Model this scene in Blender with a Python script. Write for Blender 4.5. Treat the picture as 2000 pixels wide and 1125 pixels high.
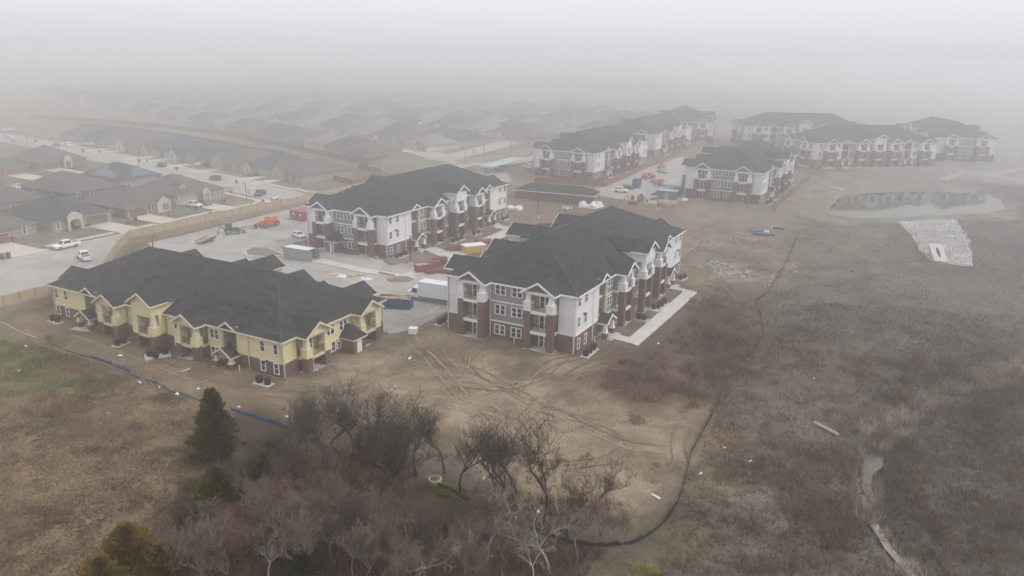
import bpy, bmesh, math, random
import numpy as np
from mathutils import Vector, Matrix

# ------------------------------------------------------------------ camera, sky, sun, exposure
for o in list(bpy.data.objects):
    bpy.data.objects.remove(o)
scene = bpy.context.scene
COL = scene.collection
F_PX, CAM_H = 1512.85, 44.0
CAM_R = np.array([0.8772, 0.4798, 0.0175])
CAM_U = np.array([-0.1535, 0.2457, 0.9571])
CAM_F = np.array([-0.4549, 0.8423, -0.2891])
CAM_O = np.array([0.0, 0.0, CAM_H])
cd = bpy.data.cameras.new('camera')
cd.sensor_width = 36.0
cd.lens = 36.0 * F_PX / 2000.0
cd.clip_start = 0.5
cd.clip_end = 9000
cam = bpy.data.objects.new('camera', cd)
COL.objects.link(cam)
_r, _u, _f = (Vector(v).normalized() for v in (CAM_R, CAM_U, CAM_F))
_u = (_u - _r * _u.dot(_r)).normalized()
_b = _r.cross(_u)
cam.matrix_world = Matrix(((_r.x, _u.x, _b.x, 0), (_r.y, _u.y, _b.y, 0), (_r.z, _u.z, _b.z, CAM_H), (0, 0, 0, 1)))
scene.camera = cam

SUN_EL, SUN_AZ = math.radians(46), math.radians(78)   # azimuth measured clockwise from +Y
world = bpy.data.worlds.new('World')
scene.world = world
world.use_nodes = True
wn, wl = world.node_tree.nodes, world.node_tree.links
wn.clear()
sky = wn.new('ShaderNodeTexSky')
sky.sky_type = 'NISHITA'
sky.sun_disc = False
sky.sun_elevation = SUN_EL
sky.sun_rotation = SUN_AZ
sky.dust_density = 4.0
hsv = wn.new('ShaderNodeHueSaturation')
hsv.inputs['Saturation'].default_value = 0.12
mixc = wn.new('ShaderNodeMixRGB')
mixc.inputs['Fac'].default_value = 0.86            # an even overcast deck over the clear sky
wtc = wn.new('ShaderNodeTexCoord')
wsx = wn.new('ShaderNodeSeparateXYZ')
ramp = wn.new('ShaderNodeMapRange')                # overcast: the deck brightens from the horizon to the zenith
ramp.interpolation_type = 'SMOOTHSTEP'
ramp.inputs['From Min'].default_value = 0.04
ramp.inputs['From Max'].default_value = 0.5
ramp.inputs['To Min'].default_value = 0.0
ramp.inputs['To Max'].default_value = 3.6
ramp2 = wn.new('ShaderNodeMapRange')               # thicker, duller air in the lowest few degrees
ramp2.interpolation_type = 'SMOOTHSTEP'
ramp2.inputs['From Min'].default_value = -0.015
ramp2.inputs['From Max'].default_value = 0.065
ramp2.inputs['To Min'].default_value = 6.5
ramp2.inputs['To Max'].default_value = 8.0
rsum = wn.new('ShaderNodeMath')
rsum.operation = 'ADD'
wcol = wn.new('ShaderNodeVectorMath')
wcol.operation = 'SCALE'
wcol.inputs[0].default_value = (1.0, 1.0, 1.045)
bg = wn.new('ShaderNodeBackground')
bg.inputs['Strength'].default_value = 0.1
wo = wn.new('ShaderNodeOutputWorld')
wl.new(wtc.outputs['Generated'], wsx.inputs['Vector'])
wl.new(wsx.outputs['Z'], ramp.inputs['Value'])
wl.new(wsx.outputs['Z'], ramp2.inputs['Value'])
wl.new(ramp.outputs['Result'], rsum.inputs[0])
wl.new(ramp2.outputs['Result'], rsum.inputs[1])
wl.new(rsum.outputs[0], wcol.inputs['Scale'])
wl.new(wcol.outputs['Vector'], mixc.inputs['Color2'])
wl.new(sky.outputs['Color'], hsv.inputs['Color'])
wl.new(hsv.outputs['Color'], mixc.inputs['Color1'])
wl.new(mixc.outputs['Color'], bg.inputs['Color'])
wl.new(bg.outputs['Background'], wo.inputs['Surface'])
sl = bpy.data.lights.new('sun', 'SUN')
sl.energy = 1.15
sl.angle = math.radians(24)
sl.color = (1.0, 0.97, 0.93)
sun = bpy.data.objects.new('sun', sl)
COL.objects.link(sun)
sd = Vector((math.sin(SUN_AZ) * math.cos(SUN_EL), math.cos(SUN_AZ) * math.cos(SUN_EL), math.sin(SUN_EL)))
sun.rotation_euler = (-sd).to_track_quat('-Z', 'Y').to_euler()
scene.view_settings.view_transform = 'Standard'
scene.view_settings.look = 'None'
scene.view_settings.exposure = 0.23
scene.view_settings.gamma = 1.0
scene.cycles.use_denoising = True
scene.cycles.max_bounces = 40
scene.cycles.diffuse_bounces = 3
scene.cycles.glossy_bounces = 2
scene.cycles.transmission_bounces = 2
scene.cycles.volume_bounces = 36
scene.cycles.transparent_max_bounces = 8
scene.cycles.caustics_reflective = False
scene.cycles.caustics_refractive = False
HAZE_DENSITY = 0.0028

# ------------------------------------------------------------------ helpers
rnd = random.Random(7)
nprng = np.random.default_rng(11)


def tag(o, label=None, cat=None, group=None, kind=None):
    if label: o['label'] = label
    if cat: o['category'] = cat
    if group: o['group'] = group
    if kind: o['kind'] = kind
    return o


def thing(name, label, cat, loc=(0, 0, 0), rz=0.0, group=None):
    o = bpy.data.objects.new(name, None)
    o.empty_display_size = 0.3
    COL.objects.link(o)
    o.location = loc
    o.rotation_euler = (0, 0, rz)
    return tag(o, label, cat, group)


class MB:
    """collects faces; build() links them as ONE mesh object"""
    def __init__(s, tf=None):
        s.v, s.f, s.m, s.tf = [], [], [], tf

    def add(s, pts, faces, mi=0):
        b = len(s.v)
        if s.tf: pts = [s.tf(*p) for p in pts]
        s.v.extend(tuple(p) for p in pts)
        for f in faces:
            s.f.append(tuple(b + i for i in f)); s.m.append(mi)

    def box(s, x0, x1, y0, y1, z0, z1, mi=0):
        s.add([(x0, y0, z0), (x1, y0, z0), (x1, y1, z0), (x0, y1, z0), (x0, y0, z1), (x1, y0, z1), (x1, y1, z1), (x0, y1, z1)],
              [(0, 3, 2, 1), (4, 5, 6, 7), (0, 1, 5, 4), (1, 2, 6, 5), (2, 3, 7, 6), (3, 0, 4, 7)], mi)

    def frust(s, b, t, z0, z1, mi=0):
        (a0, a1, a2, a3), (c0, c1, c2, c3) = b, t      # x0,x1,y0,y1
        s.add([(a0, a2, z0), (a1, a2, z0), (a1, a3, z0), (a0, a3, z0), (c0, c2, z1), (c1, c2, z1), (c1, c3, z1), (c0, c3, z1)],
              [(0, 3, 2, 1), (4, 5, 6, 7), (0, 1, 5, 4), (1, 2, 6, 5), (2, 3, 7, 6), (3, 0, 4, 7)], mi)

    def prism(s, poly, axis, a0, a1, mi=0):
        """polygon in the plane across axis (0 x,1 y,2 z), pushed from a0 to a1"""
        def P(p, a):
            return (a, p[0], p[1]) if axis == 0 else (p[0], a, p[1]) if axis == 1 else (p[0], p[1], a)
        n = len(poly)
        s.add([P(p, a0) for p in poly] + [P(p, a1) for p in poly],
              [tuple(range(n - 1, -1, -1)), tuple(range(n, 2 * n))] + [(i, (i + 1) % n, n + (i + 1) % n, n + i) for i in range(n)], mi)

    def cyl(s, p0, p1, r0, r1=None, n=8, mi=0):
        r1 = r0 if r1 is None else r1
        p0, p1 = Vector(p0), Vector(p1)
        d = (p1 - p0)
        if d.length < 1e-6: return
        d.normalize()
        a = d.orthogonal().normalized(); c = d.cross(a)
        pts = []
        for p, r in ((p0, r0), (p1, r1)):
            for k in range(n):
                t = 2 * math.pi * k / n
                q = p + (a * math.cos(t) + c * math.sin(t)) * r
                pts.append((q.x, q.y, q.z))
        s.add(pts, [tuple(range(n - 1, -1, -1)), tuple(range(n, 2 * n))] + [(k, (k + 1) % n, n + (k + 1) % n, n + k) for k in range(n)], mi)

    def bar(s, p0, p1, w, h=None, mi=0):
        h = w if h is None else h
        p0, p1 = Vector(p0), Vector(p1)
        d = (p1 - p0).normalized()
        up = Vector((0, 0, 1)) if abs(d.z) < 0.95 else Vector((1, 0, 0))
        a = d.cross(up).normalized() * (w / 2); c = a.cross(d).normalized() * (h / 2)
        pts = [tuple(p + x) for p in (p0, p1) for x in (-a - c, a - c, a + c, -a + c)]
        s.add(pts, [(0, 3, 2, 1), (4, 5, 6, 7), (0, 1, 5, 4), (1, 2, 6, 5), (2, 3, 7, 6), (3, 0, 4, 7)], mi)

    def build(s, name, mats, parent=None, loc=None, rz=None, smooth=False, recalc=True):
        me = bpy.data.meshes.new(name)
        me.from_pydata(s.v, [], s.f)
        for m in (mats if isinstance(mats, (list, tuple)) else [mats]):
            me.materials.append(m)
        if any(s.m):
            me.polygons.foreach_set('material_index', s.m)
        if recalc:
            bm = bmesh.new(); bm.from_mesh(me)
            bmesh.ops.recalc_face_normals(bm, faces=bm.faces)
            bm.to_mesh(me); bm.free()
        if smooth:
            me.polygons.foreach_set('use_smooth', [True] * len(me.polygons))
        me.update()
        return link(name, me, parent, loc, rz)


def link(name, me, parent=None, loc=None, rz=None):
    o = bpy.data.objects.new(name, me)
    COL.objects.link(o)
    if parent is not None: o.parent = parent
    if loc is not None: o.location = loc
    if rz is not None: o.rotation_euler = (0, 0, rz)
    return o


def np_mesh(name, verts, faces, mats, colors=None, smooth=False, parent=None):
    """numpy arrays -> mesh object; faces (n,3) or (n,4)"""
    me = bpy.data.meshes.new(name)
    n, k = faces.shape
    me.vertices.add(len(verts)); me.vertices.foreach_set('co', np.ascontiguousarray(verts, np.float32).ravel())
    me.loops.add(n * k); me.loops.foreach_set('vertex_index', np.ascontiguousarray(faces, np.int32).ravel())
    me.polygons.add(n)
    me.polygons.foreach_set('loop_start', np.arange(0, n * k, k, dtype=np.int32))
    me.polygons.foreach_set('loop_total', np.full(n, k, np.int32))
    if smooth: me.polygons.foreach_set('use_smooth', np.ones(n, bool))
    for m in (mats if isinstance(mats, (list, tuple)) else [mats]): me.materials.append(m)
    if colors is not None:
        for nm, arr in colors.items():
            at_ = me.color_attributes.new(nm, 'FLOAT_COLOR', 'POINT')
            at_.data.foreach_set('color', np.ascontiguousarray(arr, np.float32).ravel())
    me.update(); me.validate()
    return link(name, me, parent)


def dup(o, loc=None, rz=None, label=None, scale=None):
    """a copy of a thing with copies of its parts and sub-parts"""
    def rec(x, par):
        c = x.copy(); COL.objects.link(c)
        if par is not None: c.parent = par
        for ch in KIDS.get(x.name, []): rec(ch, c)
        return c
    KIDS = {}
    def gather(x):
        KIDS[x.name] = list(x.children)
        for ch in x.children: gather(ch)
    gather(o)
    r = rec(o, None)
    if loc is not None: r.location = loc
    if rz is not None: r.rotation_euler = (0, 0, rz)
    if scale is not None: r.scale = (scale,) * 3 if not hasattr(scale, '__len__') else scale
    if label: r['label'] = label
    return r


# ------------------------------------------------------------------ materials
MATS = {}


def mat(name, col, rough=0.85, var=0.15, scale=1.5, fine=0.12, fscale=18.0, bump=0.0, metal=0.0, col2=None, stretch=None, spec=0.3):
    if name in MATS: return MATS[name]
    m = bpy.data.materials.new(name); m.use_nodes = True
    N, L = m.node_tree.nodes, m.node_tree.links
    b = N['Principled BSDF']
    b.inputs['Roughness'].default_value = rough
    b.inputs['Metallic'].default_value = metal
    b.inputs['Specular IOR Level'].default_value = spec
    tc = N.new('ShaderNodeTexCoord')
    src = tc.outputs['Object']
    if stretch:
        mp = N.new('ShaderNodeMapping'); mp.inputs['Scale'].default_value = stretch
        L.new(src, mp.inputs['Vector']); src = mp.outputs['Vector']
    n1 = N.new('ShaderNodeTexNoise'); n1.inputs['Scale'].default_value = scale; n1.inputs['Detail'].default_value = 4
    n2 = N.new('ShaderNodeTexNoise'); n2.inputs['Scale'].default_value = fscale; n2.inputs['Detail'].default_value = 3
    L.new(src, n1.inputs['Vector']); L.new(src, n2.inputs['Vector'])
    r1 = N.new('ShaderNodeMapRange'); r1.inputs['From Min'].default_value = .3; r1.inputs['From Max'].default_value = .7
    r1.inputs['To Min'].default_value = 1 - var; r1.inputs['To Max'].default_value = 1 + var
    r2 = N.new('ShaderNodeMapRange'); r2.inputs['From Min'].default_value = .3; r2.inputs['From Max'].default_value = .7
    r2.inputs['To Min'].default_value = 1 - fine; r2.inputs['To Max'].default_value = 1 + fine
    L.new(n1.outputs['Fac'], r1.inputs['Value']); L.new(n2.outputs['Fac'], r2.inputs['Value'])
    mu = N.new('ShaderNodeMath'); mu.operation = 'MULTIPLY'
    L.new(r1.outputs['Result'], mu.inputs[0]); L.new(r2.outputs['Result'], mu.inputs[1])
    vm = N.new('ShaderNodeVectorMath'); vm.operation = 'SCALE'
    vm.inputs[0].default_value = col
    L.new(mu.outputs[0], vm.inputs['Scale'])
    if col2 is not None:
        mx = N.new('ShaderNodeMixRGB'); mx.inputs['Color1'].default_value = (*col, 1); mx.inputs['Color2'].default_value = (*col2, 1)
        r3 = N.new('ShaderNodeMapRange'); r3.inputs['From Min'].default_value = .42; r3.inputs['From Max'].default_value = .6
        L.new(n1.outputs['Fac'], r3.inputs['Value']); L.new(r3.outputs['Result'], mx.inputs['Fac'])
        L.new(mx.outputs['Color'], vm.inputs[0])
    L.new(vm.outputs['Vector'], b.inputs['Base Color'])
    if bump:
        bp = N.new('ShaderNodeBump'); bp.inputs['Strength'].default_value = bump; bp.inputs['Distance'].default_value = .05
        L.new(n2.outputs['Fac'], bp.inputs['Height']); L.new(bp.outputs['Normal'], b.inputs['Normal'])
    MATS[name] = m
    return m


def attr_mat(name, rough=0.95, fine=0.35, fscale=9.0, mid=0.2, mscale=1.1, bump=0.5, two_sided=False):
    """colour from the 'Col' attribute, broken up by noise at several sizes"""
    m = bpy.data.materials.new(name); m.use_nodes = True
    N, L = m.node_tree.nodes, m.node_tree.links
    b = N['Principled BSDF']; b.inputs['Roughness'].default_value = rough; b.inputs['Specular IOR Level'].default_value = .1
    a = N.new('ShaderNodeAttribute'); a.attribute_name = 'Col'
    tc = N.new('ShaderNodeTexCoord')
    prev = None
    fac = []
    for sc, amt, det in ((fscale, fine, 5), (mscale, mid, 5), (mscale * .22, mid * .8, 3)):
        n = N.new('ShaderNodeTexNoise'); n.inputs['Scale'].default_value = sc; n.inputs['Detail'].default_value = det
        n.inputs['Roughness'].default_value = .65
        L.new(tc.outputs['Object'], n.inputs['Vector'])
        r = N.new('ShaderNodeMapRange'); r.inputs['From Min'].default_value = .28; r.inputs['From Max'].default_value = .72
        r.inputs['To Min'].default_value = 1 - amt; r.inputs['To Max'].default_value = 1 + amt
        L.new(n.outputs['Fac'], r.inputs['Value'])
        fac.append((r, n))
        if prev is None: prev = r.outputs['Result']
        else:
            mu = N.new('ShaderNodeMath'); mu.operation = 'MULTIPLY'
            L.new(prev, mu.inputs[0]); L.new(r.outputs['Result'], mu.inputs[1]); prev = mu.outputs[0]
    vm = N.new('ShaderNodeVectorMath'); vm.operation = 'SCALE'
    L.new(a.outputs['Color'], vm.inputs[0]); L.new(prev, vm.inputs['Scale'])
    L.new(vm.outputs['Vector'], b.inputs['Base Color'])
    if bump:
        bp = N.new('ShaderNodeBump'); bp.inputs['Strength'].default_value = bump; bp.inputs['Distance'].default_value = .12
        L.new(fac[0][1].outputs['Fac'], bp.inputs['Height']); L.new(bp.outputs['Normal'], b.inputs['Normal'])
    MATS[name] = m
    return m


SHINGLE = mat('dark shingle', (.029, .030, .035), .95, .6, .6, .75, 3.0, .6, stretch=(1, 1, 4))
SHINGLE_C = mat('shingle cap', (.050, .051, .057), .95, .2, 1, .3, 4, .3)
SHINGLE_F = mat('haze paled shingle', (.20, .19, .175), .95, .15)  # far roofs only: the haze's paleness is put into the base colour
SHINGLE_B = mat('brown shingle', (.115, .105, .095), .95, .14, .4, .2, 3, .3)
SHINGLE_S = mat('slate shingle', (.06, .065, .075), .95, .14, .4, .2, 3, .3)
GABLEG = mat('grey gable shake', (.115, .118, .125), .9, .06, 1, .12, 14)
WHITE = mat('white siding', (.74, .745, .74), .75, .04, .6, .03, 9, stretch=(1, 1, 5))
TRIM = mat('white trim', (.80, .80, .79), .6, .03, 1, .02, 9)
GREYS = mat('grey siding', (.26, .255, .245), .8, .06, .7, .05, 9, stretch=(1, 1, 6))
BRICK = mat('red brown brick', (.155, .088, .08), .92, .12, 1.2, .22, 14, .2)
TAN = mat('tan sheathing', (.40, .34, .215), .85, .08, 1, .06, 7)
YELLOW = mat('yellow siding', (.74, .65, .37), .8, .05, .7, .04, 9, stretch=(1, 1, 5))
CREAM = mat('cream trim', (.66, .60, .44), .7, .06, 1, .04, 9)
GLASS = mat('window glass', (.028, .032, .036), .12, .5, .8, .1, 5, spec=.6)
SCREEN = mat('window with blind', (.16, .165, .17), .4, .2, .8, .1, 5)
CONC = mat('pale concrete', (.52, .50, .47), .9, .1, .5, .08, 9)
CONC_R = mat('road concrete', (.39, .37, .345), .92, .09, .12, .08, 3.0)
def joints(m, size):
    N, L = m.node_tree.nodes, m.node_tree.links
    b = N['Principled BSDF']; src = b.inputs['Base Color'].links[0].from_socket
    tc = N.new('ShaderNodeTexCoord'); br = N.new('ShaderNodeTexBrick'); br.offset = 0.0
    br.inputs['Scale'].default_value = 1.0; br.inputs['Brick Width'].default_value = size; br.inputs['Row Height'].default_value = size; br.inputs['Mortar Size'].default_value = .035
    br.inputs['Color1'].default_value = (1, 1, 1, 1); br.inputs['Color2'].default_value = (.93, .93, .93, 1); br.inputs['Mortar'].default_value = (.6, .58, .55, 1)
    n = N.new('ShaderNodeTexNoise'); n.inputs['Scale'].default_value = .16; n.inputs['Detail'].default_value = 8; n.inputs['Roughness'].default_value = .7
    r = N.new('ShaderNodeMapRange'); r.inputs['From Min'].default_value = .42; r.inputs['From Max'].default_value = .68; r.inputs['To Min'].default_value = 1.04; r.inputs['To Max'].default_value = .72
    L.new(tc.outputs['Object'], br.inputs['Vector']); L.new(tc.outputs['Object'], n.inputs['Vector']); L.new(n.outputs['Fac'], r.inputs['Value'])
    m1 = N.new('ShaderNodeMixRGB'); m1.blend_type = 'MULTIPLY'; m1.inputs['Fac'].default_value = 1
    L.new(src, m1.inputs['Color1']); L.new(br.outputs['Color'], m1.inputs['Color2'])
    v = N.new('ShaderNodeVectorMath'); v.operation = 'SCALE'; L.new(m1.outputs['Color'], v.inputs[0]); L.new(r.outputs['Result'], v.inputs['Scale']); L.new(v.outputs['Vector'], b.inputs['Base Color'])


joints(CONC_R, 4.6)
CONC_D = mat('driveway concrete', (.52, .455, .385), .92, .08, .25, .06, 5)
KERB = mat('kerb concrete', (.56, .53, .48), .9, .08, .4, .06, 6)
RAIL = mat('rust red railing', (.17, .07, .05), .7, .1)
RAILD = mat('dark railing', (.10, .075, .068), .6, .1)
WOOD = mat('raw timber', (.42, .27, .14), .8, .15, 2, .15, 12)
BLACK = mat('black plastic wrap', (.012, .012, .013), .45, .3)
DARK = mat('dark steel', (.03, .028, .028), .5, .2)
METAL = mat('galvanised steel', (.42, .43, .44), .45, .1, metal=.6)
STONE = mat('rubble stone', (.33, .27, .19), .95, .5, 1.3, .35, 5, .8, col2=(.14, .11, .08))
TANF = mat('tan fence panel', (.42, .335, .225), .9, .08, .5, .08, 8)
REDF = mat('red brown fence board', (.235, .105, .075), .9, .12, .6, .15, 6)
RUBBER = mat('tyre rubber', (.018, .018, .018), .85, .1)
RIM = mat('wheel rim', (.35, .35, .36), .4, .1, metal=.5)
MOD = mat('brick pale', (.40, .36, .32), .92, .08, 1, .12, 8)
HBRICK = [mat('house brick tan', (.34, .30, .255), .92, .1, 1, .12, 8), mat('house brick rose', (.21, .155, .135), .92, .1, 1, .12, 8),
          mat('house brick grey', (.30, .28, .265), .92, .1, 1, .12, 8), mat('house cream stone', (.56, .50, .39), .92, .1, 1.5, .15, 5)]

# ------------------------------------------------------------------ terrain heights
SITE = np.array([(-104, 86, -1.4), (-60, 84, -1.0), (-45, 102, 0), (-60, 130, 0), (-103, 133, .2), (-115, 160, .3), (-85, 190, .6), (-110, 230, 2), (-115, 275, 2.9),
    (-44, 236, 2.4), (-60, 265, 2.5), (-80, 250, 2.3), (-150, 125, -.7), (-140, 140, -.6), (-130, 110, -1.0), (-150, 160, 0), (-155, 200, 1.2), (-150, 245, 2.0), (-40, 75, -1.6), (-30, 100, -1.2),
    (-25, 130, -1.2), (-80, 60, -2), (-120, 60, -1.8), (-140, 70, -1.2), (-45, 45, -3), (-20, 60, -3), (0, 95, -3.2), (5, 75, -3.5), (10, 120, -2.6), (30, 100, -2), (45, 60, -2),
    (-27, 245, 1.3), (-34, 290, 1.6), (20, 322, 1.8), (6, 254, 1.2), (2, 202, -1.8), (15, 175, -2), (-15, 180, -1), (-30, 200, .8), (45, 200, -1), (70, 300, 1),
    (-20, 345, 3.4), (15, 385, 4.5), (0, 430, 5), (-60, 420, 4.8), (-100, 380, 4.3), (-400, 800, 5), (0, 900, 5), (400, 400, 4), (300, 100, 0), (0, -100, -3), (-150, 0, -2)], float)
STREET = np.array([(-137, 60, .6), (-140, 80, .6), (-170, 110, .7), (-195, 115, .9), (-195, 150, 1), (-166, 170, .9), (-240, 140, 1.5), (-290, 160, 2), (-200, 200, 1.6), (-165, 200, 1.3), (-300, 220, 2.2),
    (-240, 260, 2.2), (-180, 270, 2.2), (-160, 250, 2.0), (-180, 350, 3), (-300, 350, 3.5), (-600, 300, 4), (-400, 800, 5), (0, 900, 5), (-400, 0, 1), (-130, 330, 3.4), (-100, 400, 4.5)], float)
PADS = [(-132, -76, 73.5, 100, -1.35), (-69, -41, 100, 158, 0.0), (-128, -100, 131, 188, .2), (-127, -99, 244, 301, 2.9), (-69, -41, 234, 291, 2.4), (-130, -101, 312, 370, 3.4)]
POND_PX = [(1617, 418), (1622, 402), (1640, 386), (1680, 378), (1760, 374), (1850, 375), (1925, 379), (1955, 392), (1963, 408), (1930, 417), (1850, 420), (1760, 425), (1680, 427)]
POND_Z = 0.9


def idw(x, y, C, p=3.2):
    num = np.zeros_like(x); den = np.zeros_like(x)
    for cx, cy, cz in C:
        w = 1.0 / (((x - cx) ** 2 + (y - cy) ** 2 + 30.0) ** (p / 2))
        num += w * cz; den += w
    return num / den


def fence_x(y):
    return np.interp(y, [40, 84, 92, 106, 114, 180, 245, 320, 370], [-137, -137.3, -142, -157, -164, -162.5, -158, -131, -124])


def sstep(a, b, x):
    t = np.clip((x - a) / (b - a), 0, 1); return t * t * (3 - 2 * t)


def in_poly(x, y, poly):
    """signed distance, positive inside"""
    d = np.full(x.shape, 1e9); ins = np.zeros(x.shape, bool)
    n = len(poly)
    for i in range(n):
        ax, ay = poly[i]; bx, by = poly[(i + 1) % n]
        ex, ey = bx - ax, by - ay
        t = np.clip(((x - ax) * ex + (y - ay) * ey) / (ex * ex + ey * ey + 1e-9), 0, 1)
        d = np.minimum(d, np.hypot(x - ax - t * ex, y - ay - t * ey))
        c = ((ay > y) != (by > y)) & (x < (bx - ax) * (y - ay) / (by - ay + 1e-12) + ax)
        ins ^= c
    return np.where(ins, d, -d)


def ray(px, py):
    d = CAM_F + CAM_R * (px - 1000) / F_PX - CAM_U * (py - 562.5) / F_PX
    return d


def at_z(px, py, z):
    d = ray(px, py); t = (z - CAM_H) / d[2]
    return CAM_O + t * d


POND = [tuple(at_z(a, b, POND_Z)[:2]) for a, b in POND_PX]
_cl = [at_z(a, b, -3.2)[:2] for a, b in [(2000, 700), (1900, 740), (1830, 770), (1750, 830), (1705, 880), (1700, 915), (1690, 960), (1700, 1000), (1740, 1060), (1800, 1125)]]
CREEK = [tuple(p) for p in _cl] + [tuple(at_z(1840, 1180, -3.2)[:2])]


def line_dist(x, y, pl):
    d = np.full(x.shape, 1e9)
    for (ax, ay), (bx, by) in zip(pl[:-1], pl[1:]):
        ex, ey = bx - ax, by - ay
        t = np.clip(((x - ax) * ex + (y - ay) * ey) / (ex * ex + ey * ey + 1e-9), 0, 1)
        d = np.minimum(d, np.hypot(x - ax - t * ex, y - ay - t * ey))
    return d


def terrain(x, y):
    x = np.asarray(x, float); y = np.asarray(y, float)
    zs, zt = idw(x, y, SITE), idw(x, y, STREET)
    fx = fence_x(y)
    m = sstep(-2.4, -.5, x - fx)
    m = np.where(y > 370, sstep(-40, 40, x + 124), m)
    z = zt * (1 - m) + zs * m
    for x0, x1, y0, y1, pz in PADS:
        d = np.hypot(np.maximum(np.maximum(x0 - x, x - x1), 0), np.maximum(np.maximum(y0 - y, y - y1), 0))
        w = 1 - sstep(.5, 7, d)
        z = z * (1 - w) + pz * w
    sdp = in_poly(x, y, POND)
    z = np.where(sdp > -9, z * (1 - sstep(-9, -1, sdp)) + (POND_Z + .25) * sstep(-9, -1, sdp), z)
    z = z - 1.3 * sstep(-.8, 2.5, sdp)
    z = z - .9 * (1 - sstep(.6, 3.5, line_dist(x, y, CREEK)))
    return z


def T(x, y):
    return float(terrain(np.array([x]), np.array([y]))[0])


def at(px, py, dz=0.0):
    """the ground point seen at this place of the photograph"""
    z = 0.0
    for _ in range(7):
        p = at_z(px, py, z + dz); z = T(p[0], p[1])
    return Vector((p[0], p[1], z))


def at_many(pts):
    return [tuple(at(*p)[:2]) for p in pts]


# ------------------------------------------------------------------ the ground sheet
def axis(dense0, dense1, step, lo, hi):
    a = list(np.arange(dense0, dense1 + .01, step))
    s = step
    while a[-1] < hi: s *= 1.22; a.append(a[-1] + s)
    s = step; b = [dense0]
    while b[-1] > lo: s *= 1.22; b.append(b[-1] - s)
    return np.array(sorted(set(np.round(b + a, 3))))


gx = axis(-250, 62, 1.3, -2600, 2600)
gy = axis(34, 300, 1.3, -400, 3200)
GX, GY = np.meshgrid(gx, gy)
X1, Y1 = GX.ravel(), GY.ravel()


def vnoise(x, y, s, seed):
    """smooth value noise in -1..1"""
    r = np.random.default_rng(seed).random((256, 256)) * 2 - 1
    u, v = x / s, y / s
    i, j = np.floor(u).astype(int), np.floor(v).astype(int)
    a, b = u - i, v - j
    a, b = a * a * (3 - 2 * a), b * b * (3 - 2 * b)
    g = lambda p, q: r[p % 256, q % 256]
    return (g(i, j) * (1 - a) + g(i + 1, j) * a) * (1 - b) + (g(i, j + 1) * (1 - a) + g(i + 1, j + 1) * a) * b


def fbm(x, y, s, seed):
    return (vnoise(x, y, s, seed) + .5 * vnoise(x, y, s / 2.1, seed + 1) + .25 * vnoise(x, y, s / 4.3, seed + 2)) / 1.75


BUMP = .10 * fbm(X1, Y1, 6, 3) + .05 * vnoise(X1, Y1, 2.1, 9)
Z1 = terrain(X1, Y1)

DIRT, DIRT2, PALE = (.225, .172, .12), (.155, .118, .084), (.36, .29, .205)
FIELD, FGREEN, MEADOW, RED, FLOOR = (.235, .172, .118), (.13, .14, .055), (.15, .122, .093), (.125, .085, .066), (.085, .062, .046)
LAWN, LAWN2, SHORE, FAR = (.24, .205, .14), (.165, .17, .10), (.26, .225, .175), (.30, .28, .25)  # FAR is lightened so the distant ground colour carries some fog brightness
C1 = np.empty((len(X1), 3)); C1[:] = MEADOW
WX = X1 + 3.2 * fbm(X1, Y1, 7, 21); WY = Y1 + 3.2 * fbm(X1, Y1, 7, 31)


def zone(poly, col, feather=3.0, amt=1.0, px=True, breakup=None):
    P = at_many(poly) if px else poly
    w = sstep(-feather, feather, in_poly(WX, WY, P)) * amt
    if breakup:
        w = w * sstep(breakup[1] - .25, breakup[1] + .25, fbm(X1, Y1, breakup[0], breakup[2]))
    C1[:] = C1 * (1 - w[:, None]) + np.array(col) * w[:, None]
    return w


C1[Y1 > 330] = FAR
zone([(-1500, 60), (-139, 60), (-165, 114), (-160, 245), (-124, 370), (-110, 900), (-1500, 900)], LAWN, 1, px=False)
zone([(-1500, 60), (-139, 60), (-165, 114), (-160, 245), (-124, 370), (-110, 900), (-1500, 900)], LAWN2, 3, .8, px=False, breakup=(22, .12, 5))
zone([(-137, 60), (-137, 92), (-164, 115), (-158, 245), (-124, 370), (-60, 420), (-40, 300), (-34, 230), (-28, 160), (-28, 110), (-70, 66), (-120, 64)], DIRT, 2.5, px=False)
zone([(1560, 345), (1640, 335), (1860, 345), (2000, 400), (2000, 430), (1650, 440), (1560, 420), (1500, 445), (1390, 440), (1380, 410)], SHORE, 3)
zone([(1330, 400), (1560, 400), (1600, 500), (1480, 560), (1370, 500)], SHORE, 4, .7)
zone([(1370, 430), (1560, 460), (1480, 590), (1360, 540)], MEADOW, 4, .6)
zone([(1560, 440), (2000, 440), (2000, 640), (1500, 640)], (.155, .135, .108), 5, .9)
zone([(1520, 450), (1740, 450), (1800, 520), (1560, 560)], (.21, .18, .135), 4, .9, breakup=(8, .0, 8))
zone([(750, 640), (1180, 690), (1300, 620), (1330, 700), (1400, 800), (1350, 930), (1230, 1040), (1000, 960), (820, 860), (560, 770), (640, 700)], (.24, .188, .13), 4)
zone([(850, 760), (1250, 830), (1340, 880), (1240, 1000), (1060, 930), (800, 830)], PALE, 4, .6, breakup=(9, -.05, 14))
zone([(640, 700), (860, 660), (1060, 720), (1160, 700), (1180, 760), (900, 790), (640, 760)], PALE, 2, .55, breakup=(6, .1, 17))
zone([(700, 650), (900, 700), (1050, 760), (960, 800), (780, 720)], DIRT2, 2, .6, breakup=(7, .1, 24))
zone([(560, 740), (880, 690), (1180, 700), (1340, 880), (1000, 940), (760, 850)], (.40, .33, .24), 2, .55, breakup=(3.2, .22, 81))
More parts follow.
